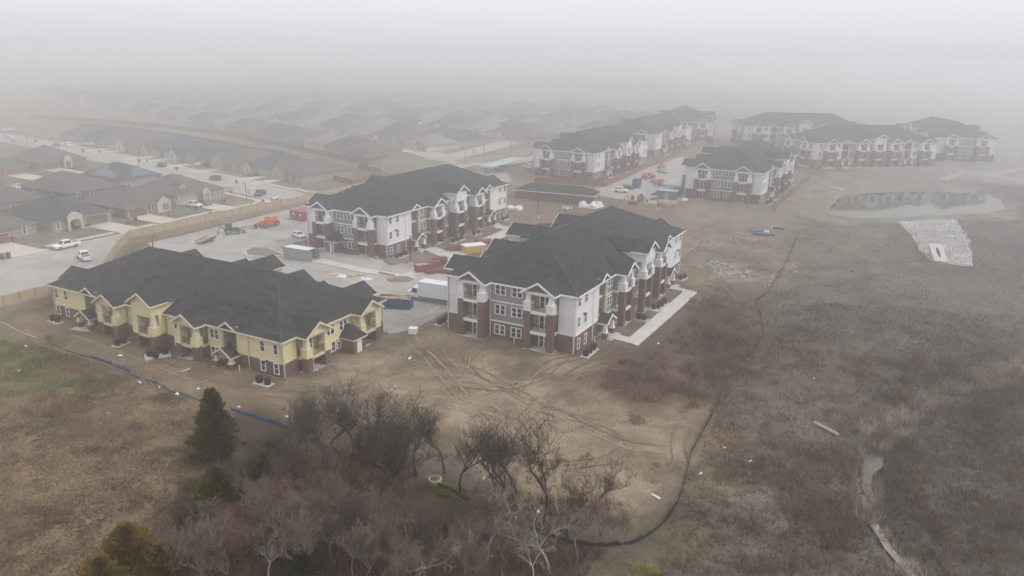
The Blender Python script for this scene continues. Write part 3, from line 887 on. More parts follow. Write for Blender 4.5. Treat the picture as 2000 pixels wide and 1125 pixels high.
def house(label, loc, rz, w=15.5, d=20, roof=SHINGLE_B, brick=0, garage=(9, 14.5), gdoor=TAN, gable=None, porch=None, wing=None, full=True, group='houses of the neighbourhood', h=2.75, pitch=.5, back_win=True, front_win=None):
    """front faces local -y; gable=(centre, width, brick index, projection); porch=(x0,x1); wing=(x0,x1,projection)"""
    root = thing('house', label, 'house', loc, rz, group)
    B = HBRICK[brick]
    wl_ = MB(); wl_.box(0, w, 0, d, -.8, h)
    if wing: wl_.box(wing[0], wing[1], -wing[2], .1, -.8, h - .01)
    wl_.build('wall', B, root)
    ov = .45; z0 = h
    def hip(r, x0, x1, y0, y1, z0):
        a, b = (x1 - x0) / 2, (y1 - y0) / 2
        k = min(a, b); zr = z0 + pitch * k
        if a <= b: p, q = ((x0 + x1) / 2, y0 + k, zr), ((x0 + x1) / 2, y1 - k, zr); fs = [(0, 3, 2, 1), (0, 1, 4), (1, 2, 5, 4), (2, 3, 5), (3, 0, 4, 5)]
        else: p, q = (x0 + k, (y0 + y1) / 2, zr), (x1 - k, (y0 + y1) / 2, zr); fs = [(0, 3, 2, 1), (0, 1, 5, 4), (1, 2, 5), (2, 3, 4, 5), (3, 0, 4)]
        r.add([(x0, y0, z0), (x1, y0, z0), (x1, y1, z0), (x0, y1, z0), p, q], fs)
        return zr
    r = MB()
    zr = hip(r, -ov, w + ov, -ov, d + ov, z0)
    if wing:
        x0, x1, pr = wing; hip(r, x0 - ov, x1 + ov, -pr - ov, min(d, (x1 - x0) * 1.2 + 3), z0 + .03)
    ro = r.build('roof', roof, root)
    f = MB()
    f.box(-ov - .03, w + ov + .03, -ov - .05, -ov + .06, z0 - .18, z0 - .004); f.box(-ov - .03, w + ov + .03, d + ov - .06, d + ov + .05, z0 - .18, z0 - .004)
    f.box(-ov - .05, -ov + .06, -ov + .07, d + ov - .07, z0 - .18, z0 - .004); f.box(w + ov - .06, w + ov + .05, -ov + .07, d + ov - .07, z0 - .18, z0 - .004)
    f.build('fascia', mat('house fascia', (.30, .25, .2), .8), ro)
    yf = -wing[2] if wing and garage and garage[0] >= wing[0] - .1 and garage[1] <= wing[1] + .1 else 0
    if garage:
        g = MB(); g.box(garage[0], garage[1], yf - .05, yf + .1, -.02, 2.25)
        go = g.build('garage_door', gdoor, root)
        t = MB()
        for a in ((garage[0] - .18, garage[0], -.02, 2.43), (garage[1], garage[1] + .18, -.02, 2.43)): t.box(a[0], a[1], yf - .09, yf + .05, a[2], a[3])
        t.box(garage[0], garage[1], yf - .09, yf + .05, 2.25, 2.43)
        for k in (1, 2, 3): t.box(garage[0], garage[1], yf - .065, yf - .045, .56 * k - .015, .56 * k + .015)
        t.build('door_frame', CREAM, go)
    if gable:
        c, gw, bi, pr = gable; gh = 1.0
        m = MB(); zt = h + .9
        m.prism([(c - gw / 2, -.8), (c + gw / 2, -.8), (c + gw / 2, zt - .5), (c, zt - .5 + gw / 2 * .8), (c - gw / 2, zt - .5)], 1, -pr, .4)
        mo = m.build('front_gable', HBRICK[bi], root)
        k = MB(); hh = gw / 2 + .3; zz = zt - .5 + gw / 2 * .8 + .12
        for sg in (-1, 1):
            a = [(c, -pr - .3, zz), (c + sg * hh, -pr - .3, zz - hh * .8), (c + sg * hh, 5, zz - hh * .8), (c, 5, zz)]
            k.add(a + [(q[0], q[1], q[2] - .14) for q in a], [(0, 1, 2, 3), (7, 6, 5, 4), (0, 4, 5, 1), (1, 5, 6, 2), (2, 6, 7, 3), (3, 7, 4, 0)])
        k.build('gable_roof', roof, mo)
        p = MB(); p.prism(arch_poly(c, 1.1, .6, 1.9), 1, -pr - .05, -pr + .05); p.build('window', SCREEN, mo)
    if porch:
        x0, x1 = porch; m = MB(); n = 9; c = (x0 + x1) / 2; hw = (x1 - x0) / 2
        top = [(x0, 3.3), (x0 + .5, 3.9), (c - .6, 4.35), (c, 4.5), (c + .6, 4.35), (x1 - .5, 3.9), (x1, 3.3)]
        arch = [(c + (hw - .5) * math.cos(math.pi * k / n), 2.0 + .65 * math.sin(math.pi * k / n)) for k in range(n + 1)]
        poly = [(x0, -.3), (x0, 3.3)] + top[1:-1] + [(x1, 3.3), (x1, -.3), (x1 - .5, -.3)] + arch + [(x0 + .5, -.3)]
        # arch front built as strips so that its opening stays open
        m.box(x0, x0 + .5, -1.7, -1.3, -.3, 2.0); m.box(x1 - .5, x1, -1.7, -1.3, -.3, 2.0)
        pts = [(x0 + .5, 2.0)] + arch[::-1][1:-1] + [(x1 - .5, 2.0)]
        for (ax, az), (bx, bz) in zip(pts[:-1], pts[1:]):
            m.prism([(ax, az), (bx, bz), (bx, 3.3), (ax, 3.3)], 1, -1.7, -1.3)
        m.box(x0, x0 + .5, -1.7, -1.3, 2.0, 3.3); m.box(x1 - .5, x1, -1.7, -1.3, 2.0, 3.3)
        m.prism([(x0, 3.3), (x1, 3.3)] + top[::-1][1:-1], 1, -1.7, -1.3)
        po = m.build('porch_arch', HBRICK[3], root)
        k = MB(); k.add([(x0, -1.5, 3.3), (x1, -1.5, 3.3), (x1, 3, 3.3), (x0, 3, 3.3), (c, -1.5, 4.3), (c, 3, 4.3)], [(0, 1, 2, 3), (0, 4, 1), (1, 4, 5, 2), (2, 5, 3), (3, 5, 4, 0)])
        k.build('porch_roof', roof, po)
        dm = MB(); dm.box(c - .5, c + .5, -.04, .06, 0, 2.1); dm.build('door', DARK, po)
    if full:
        ws = WIN[TRIM.name]
        pos = [(x, 0) for x in (front_win or [])]
        for x, y in pos:
            o = link('window', ws['s'][0], root, (x, y - .01, .7), 0); link('pane', ws['s'][1], o)
        if back_win:
            for x in (w * .2, w * .55, w * .8):
                o = link('window', ws['s'][0], root, (x, d + .01, .8), math.pi); link('pane', ws['s'][1], o)
            for y in (d * .3, d * .7):
                o = link('window', ws['s'][0], root, (w + .01, y, .9), math.pi / 2); link('pane', ws['s'][1], o)
                o = link('window', ws['s'][0], root, (-.01, y, .9), -math.pi / 2); link('pane', ws['s'][1], o)
        rr = random.Random(int(abs(loc[0] * 3 + loc[1])))
        for k in range(3):
            x, y = rr.uniform(w * .3, w * .7), rr.uniform(d * .45, d * .75); z = z0 + pitch * min(x + ov, w + ov - x, y + ov, d + ov - y)
            v = MB(); v.cyl((x, y, z - .1), (x, y, z + .35), .12, n=6); v.build('vent_pipe', DARK, ro)
    return root


E_ = math.pi / 2
def hz_(x, y): return T(x, y)
house('brick house with dark slate hip roof, cream arched porch and grey garage door', (-184, 107.5, .85), E_, 15.5, 20.5, SHINGLE_S, 0, (8.6, 14.4), mat('grey garage door', (.10, .105, .115), .7), porch=(3.0, 6.8), front_win=[1.4])
house('brown roofed house with a cream stone gable right of its brown garage door', (-184, 126.9, .95), E_, 15.5, 19, SHINGLE_B, 1, (1.0, 6.4), mat('brown garage door', (.13, .085, .07), .7), gable=(11.4, 4.2, 3, .8), front_win=[8.4])
hc = house('corner house with beige double garage, small roof dormer and stone entry arch', (-188.6, 146.2, 1.0), E_, 16.5, 19.5, SHINGLE_B, 2, (1.0, 6.6), mat('beige garage door', (.36, .31, .25), .7), wing=(9.0, 16.2, 1.6), front_win=[])
m = MB(); m.prism([(3.6, 4.0), (5.0, 4.0), (5.0, 4.9), (4.3, 5.5), (3.6, 4.9)], 1, 1.6, 6); mo = m.build('dormer', HBRICK[3], hc)
k = MB(); k.prism([(3.4, 4.85), (4.3, 5.65), (5.2, 4.85), (5.2, 4.98), (4.3, 5.8), (3.4, 4.98)], 1, 1.4, 6); k.build('dormer_roof', SHINGLE_B, mo)
p = MB(); p.prism(arch_poly(4.3, .6, 4.2, 4.7), 1, 1.55, 1.65); p.build('window', SCREEN, mo)
m = MB()
for (a, b) in ((8.3, 8.7), (10.2, 10.6)): m.box(a, b, -2.0, -1.6, -.3, 2.2)
m.box(8.3, 10.6, -2.0, -1.6, 2.2, 3.0); m.prism([(8.2, 3.0), (10.7, 3.0), (9.45, 3.9)], 1, -2.05, -1.6); m.build('entry_arch', HBRICK[3], hc)
o = link('window', WIN[TRIM.name]['s'][0], hc, (13.6, -1.62, .7), 0); link('pane', WIN[TRIM.name]['s'][1], o)
house('brick house at the left edge with a dark red garage wing', (-185.8, 88.5, .8), E_, 16.2, 20, SHINGLE_B, 0, (1.6, 8.0), mat('dark red garage door', (.16, .05, .045), .7), wing=(1.0, 8.6, 3.2), front_win=[13.4])
house('brown roofed house seen from behind, directly behind the slate roofed arch house', (-237, 147, 1.4), -E_, 16, 22.5, SHINGLE_B, 1, (9, 14.6), TAN)
house('brown roofed house at the left edge, back to back with the red garage house', (-236, 124.5, 1.3), -E_, 16, 21.5, SHINGLE_B, 2, (9, 14.6), TAN)
hs = house('house with blue solar panels on its slate roof', (-242, 168, 1.4), -E_, 15.5, 20, SHINGLE_S, 0, (9, 14.6), TAN)
SOLAR = mat('solar panel', (.10, .125, .18), .3, .06, 1, .05, 9)
def panels(cells, f):
    b = MB()
    for u, v in cells:
        q = [f(u, v), f(u + 1.62, v), f(u + 1.62, v + .96), f(u, v + .96)]
        b.add([(a[0], a[1], a[2] + .07) for a in q] + [(a[0], a[1], a[2] + .12) for a in q], [(0, 3, 2, 1), (4, 5, 6, 7), (0, 1, 5, 4), (1, 2, 6, 5), (2, 3, 7, 6), (3, 0, 4, 7)])
    b.build('solar_panel', SOLAR, hs)
panels([(5.2 + 1.7 * i + .85 * (j % 2), .9 + 1.0 * j) for j in range(5) for i in range(7 - j) if not (j > 2 and i in (2, 3))], lambda u, v: (15.95 - v, u, 2.75 + .5 * v))
panels([(2.0 + 1.7 * i + .9 * j, .9 + 1.0 * j) for j in range(4) for i in range(5 - j)], lambda u, v: (u, 20.45 - v, 2.75 + .5 * v))
house('grey brown roofed house with arched porch behind the solar roof', (-275, 159, 2.0), E_, 18, 19, SHINGLE_B, 1, (1.5, 7.3), mat('brown garage door', (.13, .085, .07)), porch=(8.6, 11.4))
house('brown roofed house with red garage door at the far left, beside the arched porch house', (-273.5, 138, 1.8), E_, 17, 20, SHINGLE_B, 1, (9, 15), mat('dull red garage door', (.22, .10, .085), .7))
# the row on the far side of the cross street
ROW = [('low beige house with corner lawn and red brown yard fence at the street junction', SHINGLE_B, 0, (1, 6.4), (3.6, 6.6, 0, 1.6)), ('bluish roofed house with three roof vents next to the corner lawn house', SHINGLE_S, 2, (9.5, 14.6), (3.4, 4.2, 3, .9)),
       ('brown roofed house with a red car in its drive', SHINGLE_B, 0, (1, 6.2), (3.6, 6.6, 0, 1.6)), ('blue grey roofed house with a round stone gable', SHINGLE_S, 2, (1, 6.2), (3.6, 6.4, 2, 1.6)),
       ('long dark roofed house with two white arched bays', SHINGLE_S, 1, (1, 6.2), (8.4, 4.2, 3, 1.2)), ('dark roofed house beside a parked white van', SHINGLE_S, 1, (9, 14), (4.4, 4.2, 3, .8)),
       ('hazy house with pale garage gable', SHINGLE_B, 2, (1, 6), (3.5, 6.4, 3, 1.4)), ('hazy house with two white porch posts', SHINGLE_B, 0, (9, 14), None),
       ('hazy grey roofed house near the street end', SHINGLE_S, 1, (1, 6), None), ('faint house at the far end of the cross street', SHINGLE_B, 0, (9, 14), None)]
for k, (lb, rf, bi, gar, gb) in enumerate(ROW):
    x = -198.5 - k * 17.6; y = 194.3 + k * 17.6 * .155
    house(lb, (x, y, T(x + 7, y + 8)), math.radians(-8.5), 15.2, 21.5, rf, bi, None if gb and gb[1] > 6 else gar, mat('beige garage door', (.36, .31, .25), .7), gable=gb, front_win=[11.5] if gar[0] < 5 else [6.5], full=k < 6)
    if k == 4:
        pass
# far houses: three plain kinds, copied
PROTO = []
for rf, bi in ((SHINGLE_F, 3), (SHINGLE_S, 0), (SHINGLE_B, 2)):
    PROTO.append((rf, bi))
FARN = ('first', 'second', 'third', 'fourth', 'fifth', 'sixth', 'seventh', 'eighth', 'ninth', 'tenth', 'eleventh', 'twelfth', 'thirteenth', 'fourteenth', 'fifteenth', 'sixteenth', 'seventeenth', 'eighteenth', 'nineteenth', 'twentieth')
FARP = {}
placed = []


def far_house(kind, x, y, rz, label):
    if any(math.hypot(x - a, y - b) < 15.5 for a, b in placed): return False
    placed.append((x, y))
    c, s = math.cos(rz), math.sin(rz); ox, oy = -7.5, -9.5
    loc = (x + ox * c - oy * s, y + ox * s + oy * c, T(x, y) - .1)
    if kind not in FARP:
        rf, bi = PROTO[kind % 3]
        FARP[kind] = house(label, loc, rz, 15, 19, rf, bi, (1, 6.2), TAN, full=False, gable=(10.5, 4.2, 3 if kind % 2 else 0, .8), group='hazy far houses')
    else:
        dup(FARP[kind], loc, rz, label)
    return True


def px_of(x, y):
    d = np.array((x, y, 4.0)) - CAM_O
    return 1000 + F_PX * d.dot(CAM_R) / d.dot(CAM_F)
def ORDN(k): return FARN[k] if k < 20 else 'number %d' % (k + 1)
fr = random.Random(5)
fd = Vector((-134, 46)).normalized(); fnn = Vector((-fd.y, fd.x)) * -1
ROWN = ['directly behind the red alley fence', 'across the first street past the alley', 'in the third row past the alley', 'in the fourth row past the alley', 'in the fifth row past the alley', 'in the sixth row past the alley', 'in the seventh row past the alley', 'in the eighth row past the alley', 'in the ninth row past the alley']
for r_, off in enumerate((15, 50, 72, 108, 130, 168, 192, 228, 252)):
    for k in range(32):
        p = Vector((-196, 240)) + fd * (k * 17.2 + (r_ % 3) * 5) + fnn * off
        if p.x > -212 + off * .35 or p.x < -900 or (px_of(p.x, p.y) < -60): continue
        rz = math.atan2(fd.y, fd.x) + (0 if r_ % 2 == 0 else math.pi)
        far_house((k * 2 + r_) % 3 if fr.random() < .8 else 1, p.x, p.y, rz + fr.uniform(-.03, .03), 'hip roofed house %s, %s from right' % (ROWN[r_], ORDN(k)))
CN = ['along the far road with parked cars', 'in the second column west of the far road', 'in the third column west of the far road', 'in the fourth column west of the far road', 'in the fifth column west of the far road']
for c_, x in enumerate((-196, -225, -258, -290, -324)):
    for k in range(15):
        y = 296 + k * 17.5 + c_ * 4; xx = x - (y - 296) * .10
        far_house((k + c_ * 2) % 3, xx, y, E_ if c_ % 2 == 0 else -E_, 'hip roofed house %s, %s from near' % (CN[c_], FARN[k]))
print('far houses', len(placed))

# ------------------------------------------------------------------ roads, walks, kerbs, lawns
def road(name, poly, m=CONC_R, dz=.05, label=None, thick=0.0, step=3.0, world=True):
    return drape(name, poly, m, dz, step, label, thick=thick, world=world)


def fx(y): return float(fence_x(np.array([y]))[0]) - 1.9


S1 = [(-169.2, 60), (-169.2, 160)] + [(-170.5, 163), (-174, 166), (-180, 168)] + [(-180, 183.5), (-172, 180), (-167, 181)] + [(-165.5, 186), (-165.2, 245), (-160.6, 245)] + [(fx(y) - .5, y) for y in (230, 200, 180, 150, 120, 114, 110, 106, 100, 95, 92, 88, 84, 70, 60)]
road('street', S1, label='pale concrete street along the tan fence')


def yn(x): return 168.2 + .165 * (-180 - x)
def yf(x): return 181.5 + .165 * (-180 - x)
xs_ = list(range(-180, -470, -20))
road('cross_street', [(x, yn(x)) for x in xs_] + [(x, yf(x)) for x in xs_[::-1]], dz=.055, label='concrete cross street climbing away between the houses')
road('back_street', [(-252, 80), (-244, 80), (-244, yn(-244) + 1), (-252, yn(-252) + 1)], dz=.06)
road('far_road', [(-184, 262), (-173, 262), (-178, 380), (-192, 480), (-222, 620), (-236, 620), (-206, 480), (-190, 380)], dz=.05, label='long far road fading into fog')
road('junction_road', [(-165.2, 244), (-157.6, 246), (-158, 268), (-173, 276), (-184, 281), (-272, 330), (-276, 322), (-185, 266), (-172, 262)], dz=.06)
road('apartment_lane', [(-160, 262), (-150, 262), (-133, 330), (-126, 400), (-134, 400), (-142, 330)], dz=.065)
# sidewalks with lawns between, drives
for nm, y0, y1 in (('sidewalk', 60, 92.6), ('sidewalk', 98.6, 115.2), ('sidewalk', 122.6, 126.9), ('sidewalk', 134, 146.6), ('sidewalk', 154, 160)):
    road(nm, [(-173.2, y0), (-171.6, y0), (-171.6, y1), (-173.2, y1)], CONC_D, .05, thick=.08)
    road('kerb', [(-169.5, y0), (-169.1, y0), (-169.1, y1), (-169.5, y1)], KERB, .0, thick=.17)
road('sidewalk', [(-173.2, 160), (-171.6, 160), (-172.6, 163.2), (-176, 165.6), (-186, 166.9), (-200, 169.4), (-240, 176), (-243, 176.4), (-243, 174.8), (-200, 167.6), (-186, 165.2), (-177, 164), (-174, 162.4)], CONC_D, .05, thick=.08)
road('kerb', [(-169.5, 160), (-169.1, 160), (-170.6, 163.4), (-174, 166.4), (-180, 168.2), (-240, 178.2), (-240, 177.8), (-180, 167.8), (-174.2, 166), (-171, 163.1)], KERB, 0, thick=.17)
DRV = mat('driveway', (.52, .455, .385), .92, .08, .25, .06, 5)
for (y0, y1, x0) in ((115.9, 122.2, -184), (127.7, 133.6, -184), (147.2, 153.2, -188.5), (90, 96.5, -182.4)):
    road('driveway', [(x0, y0), (-171, y0), (-168.4, y0 - 1), (-168.4, y1 + 1), (-171, y1), (x0, y1)], CONC_D, .07, thick=.05)
road('front_walk', [(-184, 104.2 + 9), (-184, 105.2 + 9), (-181.4, 116), (-181.4, 114.6)], CONC_D, .06, thick=.05)
road('front_walk', [(-186, 134.8), (-184, 134.8), (-182, 133.4), (-184, 133.4)], CONC_D, .06, thick=.05)
# far side of the cross street
road('sidewalk', [(x, yf(x) + 2.6) for x in xs_[:12]] + [(x, yf(x) + 1.1) for x in xs_[:12][::-1]], CONC_D, .05, thick=.08)
road('kerb', [(x, yf(x) + .3) for x in xs_[:12]] + [(x, yf(x) - .1) for x in xs_[:12][::-1]], KERB, 0, thick=.17)
road('sidewalk', [(-180, 184.2), (-172.5, 181.9), (-168.2, 183.4), (-166.8, 187), (-166.6, 244), (-168, 244), (-168.2, 188), (-169.4, 184.8), (-172.6, 183.5), (-180, 185.7)], CONC_D, .05, thick=.08)
for k in range(10):
    x = -198.5 - k * 17.6; g = ROW[k][3]
    a = math.radians(-8.5); c, s = math.cos(a), math.sin(a); y = 194.3 + k * 17.6 * .155
    q = lambda u, v: (x + u * c - v * s, y + u * s + v * c)
    road('driveway', [q(g[0], -.2), q(g[1], -.2), q(g[1], -9.6), q(g[1] + 1, -12.2), q(g[0] - 1, -12.2), q(g[0], -9.6)], CONC_D, .07, thick=.05)
road('driveway', [(-275, 160.5), (-254, 160.5), (-254, 166.5), (-275, 166.5)], CONC_D, .07, thick=.05)
road('driveway', [(-273.5, 146.8), (-254, 146.8), (-254, 153), (-273.5, 153)], CONC_D, .07, thick=.05)
for (x, y0, y1) in ((-213.6, 106.5, 108.5),):
    pass
# parking lots of the apartments
road('parking_lot', [(fx(118) + 3.9, 116.5), (-161.2, 182), (-160, 240), (-138, 250), (-128.5, 236), (-128, 192), (-132, 131), (-98.5, 131), (-98.5, 123.2), (-101, 121.6), (-72.5, 121.6), (-72.5, 100.5), (-76, 98), (-100, 103), (-136, 103), (-142, 106), (-152, 112)], CONC_R, .04, label='concrete parking lot between the buildings')
road('access_lane', [(-98.4, 131), (-90.5, 131), (-76, 124), (-72.5, 121.6), (-98.4, 121.6)], CONC_R, .045)
road('parking_lot', [(-97, 226), (-69, 222), (-66, 232), (-72, 236), (-72, 300), (-97, 330), (-97.5, 240)], CONC_R, .05, label='concrete lot between hazy apartment buildings')
# planted islands with kerbs
def island(pl):
    P = at_many(pl)
    road('kerb', P, KERB, .0, thick=.2)
    c = Vector((sum(p[0] for p in P) / len(P), sum(p[1] for p in P) / len(P)))
    road('planting_island', [tuple(c + (Vector(p) - c) * .88) for p in P], mat('bare soil', (.20, .155, .11), .95, .2, .8, .25, 6, .5), .0, thick=.26)
island([(476, 491), (490, 484), (520, 484), (545, 493), (560, 500), (520, 503), (480, 500)])
island([(748, 548), (770, 541), (800, 541), (815, 548), (800, 554), (760, 555)])
SOIL = MATS['bare soil']
# pavement strips of the inner yard
road('sidewalk', [(606, 512), (625, 506), (700, 523), (805, 541), (790, 546), (700, 532)], CONC, .07, thick=.1, world=False)
road('sidewalk', [(770, 545), (880, 497), (895, 500), (800, 549)], CONC, .075, thick=.1, world=False)
road('sidewalk', [(819, 486), (852, 484), (880, 495), (860, 502), (840, 494)], CONC, .08, thick=.1, world=False)
road('sidewalk', [(945, 437), (962, 435), (995, 445), (990, 452), (965, 445)], CONC, .08, thick=.1, world=False)
road('sidewalk', [(860, 502), (990, 447), (1010, 452), (880, 512)], CONC, .085, thick=.1, world=False)
for px_, py_, n in ((868, 494, 4), (988, 447, 4)):
    for k in range(n):
        a = at(px_ + k * 5, py_ + k * 2.2)
        st = MB(); st.box(-1.6, 1.6, -.18, .18, -.2, .16 * (n - k) * .5); tag(st.build('step', CONC, None, (a.x, a.y, a.z), math.radians(55)), 'concrete step %s of the flight before the %s porch walk' % (FARN[k], 'near' if px_ < 900 else 'far'), 'step', 'concrete walk steps')
# L shaped sidewalk beside the nearest white building
road('sidewalk', [(-44.2, 111.4), (-37.2, 111.4), (-37.2, 145.6), (-44.2, 145.6), (-44.2, 143.6), (-39.4, 143.6), (-39.4, 113.6), (-44.2, 113.6)], CONC, .10, thick=.12, label='new L shaped concrete sidewalk')

# pale streets between the far rows of houses
for i, off in enumerate((33, 90, 149, 210)):
    a = Vector((-200, 242)) + fnn * off + fd * (5 + off * .3); b = a + fd * 620
    road('far_street', ribbon([tuple(a + (b - a) * t) for t in np.linspace(0, 1, 30)], 9), CONC_D, .06, step=20, label='hazy street between far rows of houses')
for x, k in ((-209, 0), (-242, 1), (-274, 0), (-307, 1)):
    road('far_street', [(x - 3.5, 290), (x + 3.5, 290), (x - 22, 545), (x - 29, 545)], CONC_D, .07, step=20, label='hazy far street')

# ------------------------------------------------------------------ plants
def tree_branches(seed, h, spread, levels=5, fork=3, trunk=.35, lean=(0, 0), droop=.0, r0=.12, stems=1, up=.35, wig=.22, side=.8):
    """list of (p0, p1, r0, r1, level): sinuous limbs that fork and carry side shoots down to fine twigs"""
    r = random.Random(seed); out = []

    def grow(p, d, ln, rad, lv):
        n = 4 if lv < 3 else 3 if lv < levels else 2
        q = p
        for k in range(n):
            d = (d + Vector((r.uniform(-1, 1), r.uniform(-1, 1), r.uniform(-.7, .7))) * (wig + .06 * lv)).normalized()
            e = q + d * (ln / n)
            if e.z < .3 and lv > 0: d.z = abs(d.z); e = q + d * (ln / n)
            ra, rb = rad * (1 - .4 * k / n), rad * (1 - .4 * (k + 1) / n)
            out.append((q, e, ra, rb, lv)); q = e
            if 1 <= lv < levels and r.random() < side:
                child(q, d, ln * r.uniform(.4, .65), rb * .5, lv + 1)
        if lv < levels:
            for _ in range(fork if lv == 0 else 2):
                child(q, d, ln * r.uniform(.62, .85), rad * .58, lv + 1)

    def child(q, d, ln, rad, lv):
        a = Vector((r.uniform(-1, 1), r.uniform(-1, 1), r.uniform(-.25, .8))).normalized()
        nd = (d * .7 + a * spread + Vector((0, 0, up - droop * lv))).normalized()
        grow(q, nd, ln, max(rad, .006), lv)
    for s in range(stems):
        d0 = Vector((lean[0] + (r.uniform(-.45, .45) if stems > 1 else r.uniform(-.12, .12)), lean[1] + (r.uniform(-.45, .45) if stems > 1 else r.uniform(-.12, .12)), 1)).normalized()
        grow(Vector((r.uniform(-.3, .3) * (stems > 1), r.uniform(-.3, .3) * (stems > 1), -.3)), d0, h * trunk, r0 * (1 if stems == 1 else .7), 0)
    return out


def tubes(segs, n):
    """numpy tubes"""
    P0 = np.array([tuple(s[0]) for s in segs]); P1 = np.array([tuple(s[1]) for s in segs])
    R0 = np.array([s[2] for s in segs]); R1 = np.array([s[3] for s in segs])
    d = P1 - P0; d /= np.linalg.norm(d, axis=1)[:, None] + 1e-9
    ref = np.where(np.abs(d[:, 2:3]) < .9, np.array([[0, 0, 1.]]), np.array([[1., 0, 0]]))
    a = np.cross(d, ref); a /= np.linalg.norm(a, axis=1)[:, None] + 1e-9
    c = np.cross(d, a)
    V = []
    for P, R in ((P0, R0), (P1, R1)):
        for k in range(n):
            t = 2 * math.pi * k / n
            V.append(P + (a * math.cos(t) + c * math.sin(t)) * R[:, None])
    V = np.stack(V, 1); m = len(segs)
    verts = V.reshape(-1, 3); base = (np.arange(m) * 2 * n)[:, None]
    F_ = []
    for k in range(n):
        F_.append(base + np.array([[k, (k + 1) % n, n + (k + 1) % n, n + k]]))
    return verts, np.concatenate(F_, 0)


def tree_meshes(name, segs, bark, twig, rmin=.02):
    thick = [s for s in segs if s[4] <= 1]; thin = [(s[0], s[1], max(s[2], rmin), max(s[3], rmin * .8), s[4]) for s in segs if s[4] > 1]
    a = np_mesh('trunk', *tubes(thick, 6), bark, smooth=True); b = np_mesh('crown', *tubes(thin, 3), twig)
    r = (a.data, b.data); bpy.data.objects.remove(a); bpy.data.objects.remove(b); return r


BARK_D = mat('dark bark', (.055, .045, .038), .95, .25, 2, .2, 12)
TWIG_D = mat('dark twig', (.075, .06, .05), .95, .25, 1, .1, 8)
BARK_G = mat('grey bark', (.20, .18, .155), .95, .25, 2, .2, 12)
TWIG_G = mat('grey twig', (.185, .155, .13), .95, .25, 1, .1, 8)
BARK_W = mat('bleached bark', (.33, .30, .265), .9, .2, 2, .15, 12)
TWIG_R = mat('red brown twig', (.19, .125, .09), .95, .3, .7, .1, 8)
TREES = {'dark': [tree_meshes('d', tree_branches(q, 10.5, .75, 5, 3, .30, r0=.14), BARK_D, TWIG_D, .011) for q in (3, 14, 25)],
         'grey': [tree_meshes('g', tree_branches(q, 8.5, .8, 5, 3, .26, r0=.10, stems=2, side=.6), BARK_G, TWIG_G, .011) for q in (5, 17)],
         'white': [tree_meshes('w', tree_branches(q, 9.5, .95, 4, 3, .26, r0=.13, droop=.07, wig=.3), BARK_W, mat('bleached twig', (.27, .24, .21), .9, .2), .014) for q in (8, 21)],
         'scrub': [tree_meshes('s', tree_branches(q, 6.0, .95, 5, 3, .26, r0=.06, stems=4, up=.25, side=.5), TWIG_R, TWIG_R, .010) for q in (11, 33, 47)]}
print('tree faces', {k: [len(b.polygons) for a, b in v] for k, v in TREES.items()})
TCOUNT = [0]


def bare_tree(kind, v, p, h, rz, label, group):
    a, b = TREES[kind][v % len(TREES[kind])]
    t = thing('bare_tree', label, 'tree', (p[0], p[1], p[2] - .1), rz, group)
    t.scale = (h,) * 3
    link('trunk', a, t); link('crown', b, t)
    return t


# bare trees of the near wood: base pixel, kind, size
NEAR = [((900, 960), 'dark', 0, .95, 'bare dark tree with a forked crown just right of the round manhole riser'), ((1060, 1020), 'dark', 1, 1.15, 'tallest bare dark tree, standing against the pale dirt clearing'),
        ((760, 935), 'dark', 2, 1.1, 'leaning bare dark tree at the end of the blue silt fence'), ((790, 958), 'dark', 1, .9, 'thin dark tree left of the manhole riser'),
        ((690, 905), 'dark', 0, .95, 'slim dark tree in front of the blue silt fence'), ((640, 890), 'dark', 2, .85, 'slender bare tree among stems right of the dark cedar'), ((600, 885), 'dark', 1, .7, 'small bare tree close to the dark cedar'),
        ((950, 1075), 'white', 0, 1.0, 'pale bleached tree with long bare limbs at the bottom middle'), ((1075, 1120), 'white', 1, 1.05, 'whitish dead tree right of the long limbed one, at the bottom edge'), ((830, 1130), 'white', 1, .95, 'bleached dead tree with spreading limbs at the bottom edge'),
        ((1040, 1150), 'white', 0, .8, 'low bleached tree cut by the bottom edge'), ((1130, 1090), 'grey', 0, .9, 'grey many stemmed tree behind the black silt fence bend'), ((1230, 1080), 'grey', 1, .75, 'small grey tree near the yellow green patch'),
        ((560, 1085), 'grey', 0, 1.0, 'grey bare tree inside the brown scrub'), ((650, 1110), 'grey', 1, 1.05, 'grey twiggy tree at the bottom of the brown scrub'), ((450, 1120), 'grey', 1, .95, 'grey bare tree at the bottom left of the wood'),
        ((470, 940), 'grey', 0, .6, 'low silvery bush tree at the foot of the dark cedar'), ((430, 905), 'grey', 1, .5, 'smallest silvery bush tree under the dark cedar'), ((520, 1140), 'white', 1, .7, 'bleached limbs of a dead tree below the scrub'), ((350, 1120), 'grey', 0, .7, 'grey bare sapling beside the yellow cedar'),
        ((1010, 985), 'grey', 1, .6, 'grey sapling behind the black silt fence'), ((1150, 1010), 'dark', 2, .6, 'dark sapling in the pale dirt behind the black silt fence'), ((885, 1150), 'dark', 2, .8, 'dark trunked tree between the bleached trees'), ((720, 1080), 'dark', 0, .85, 'dark tree in the deep shade of the wood')]
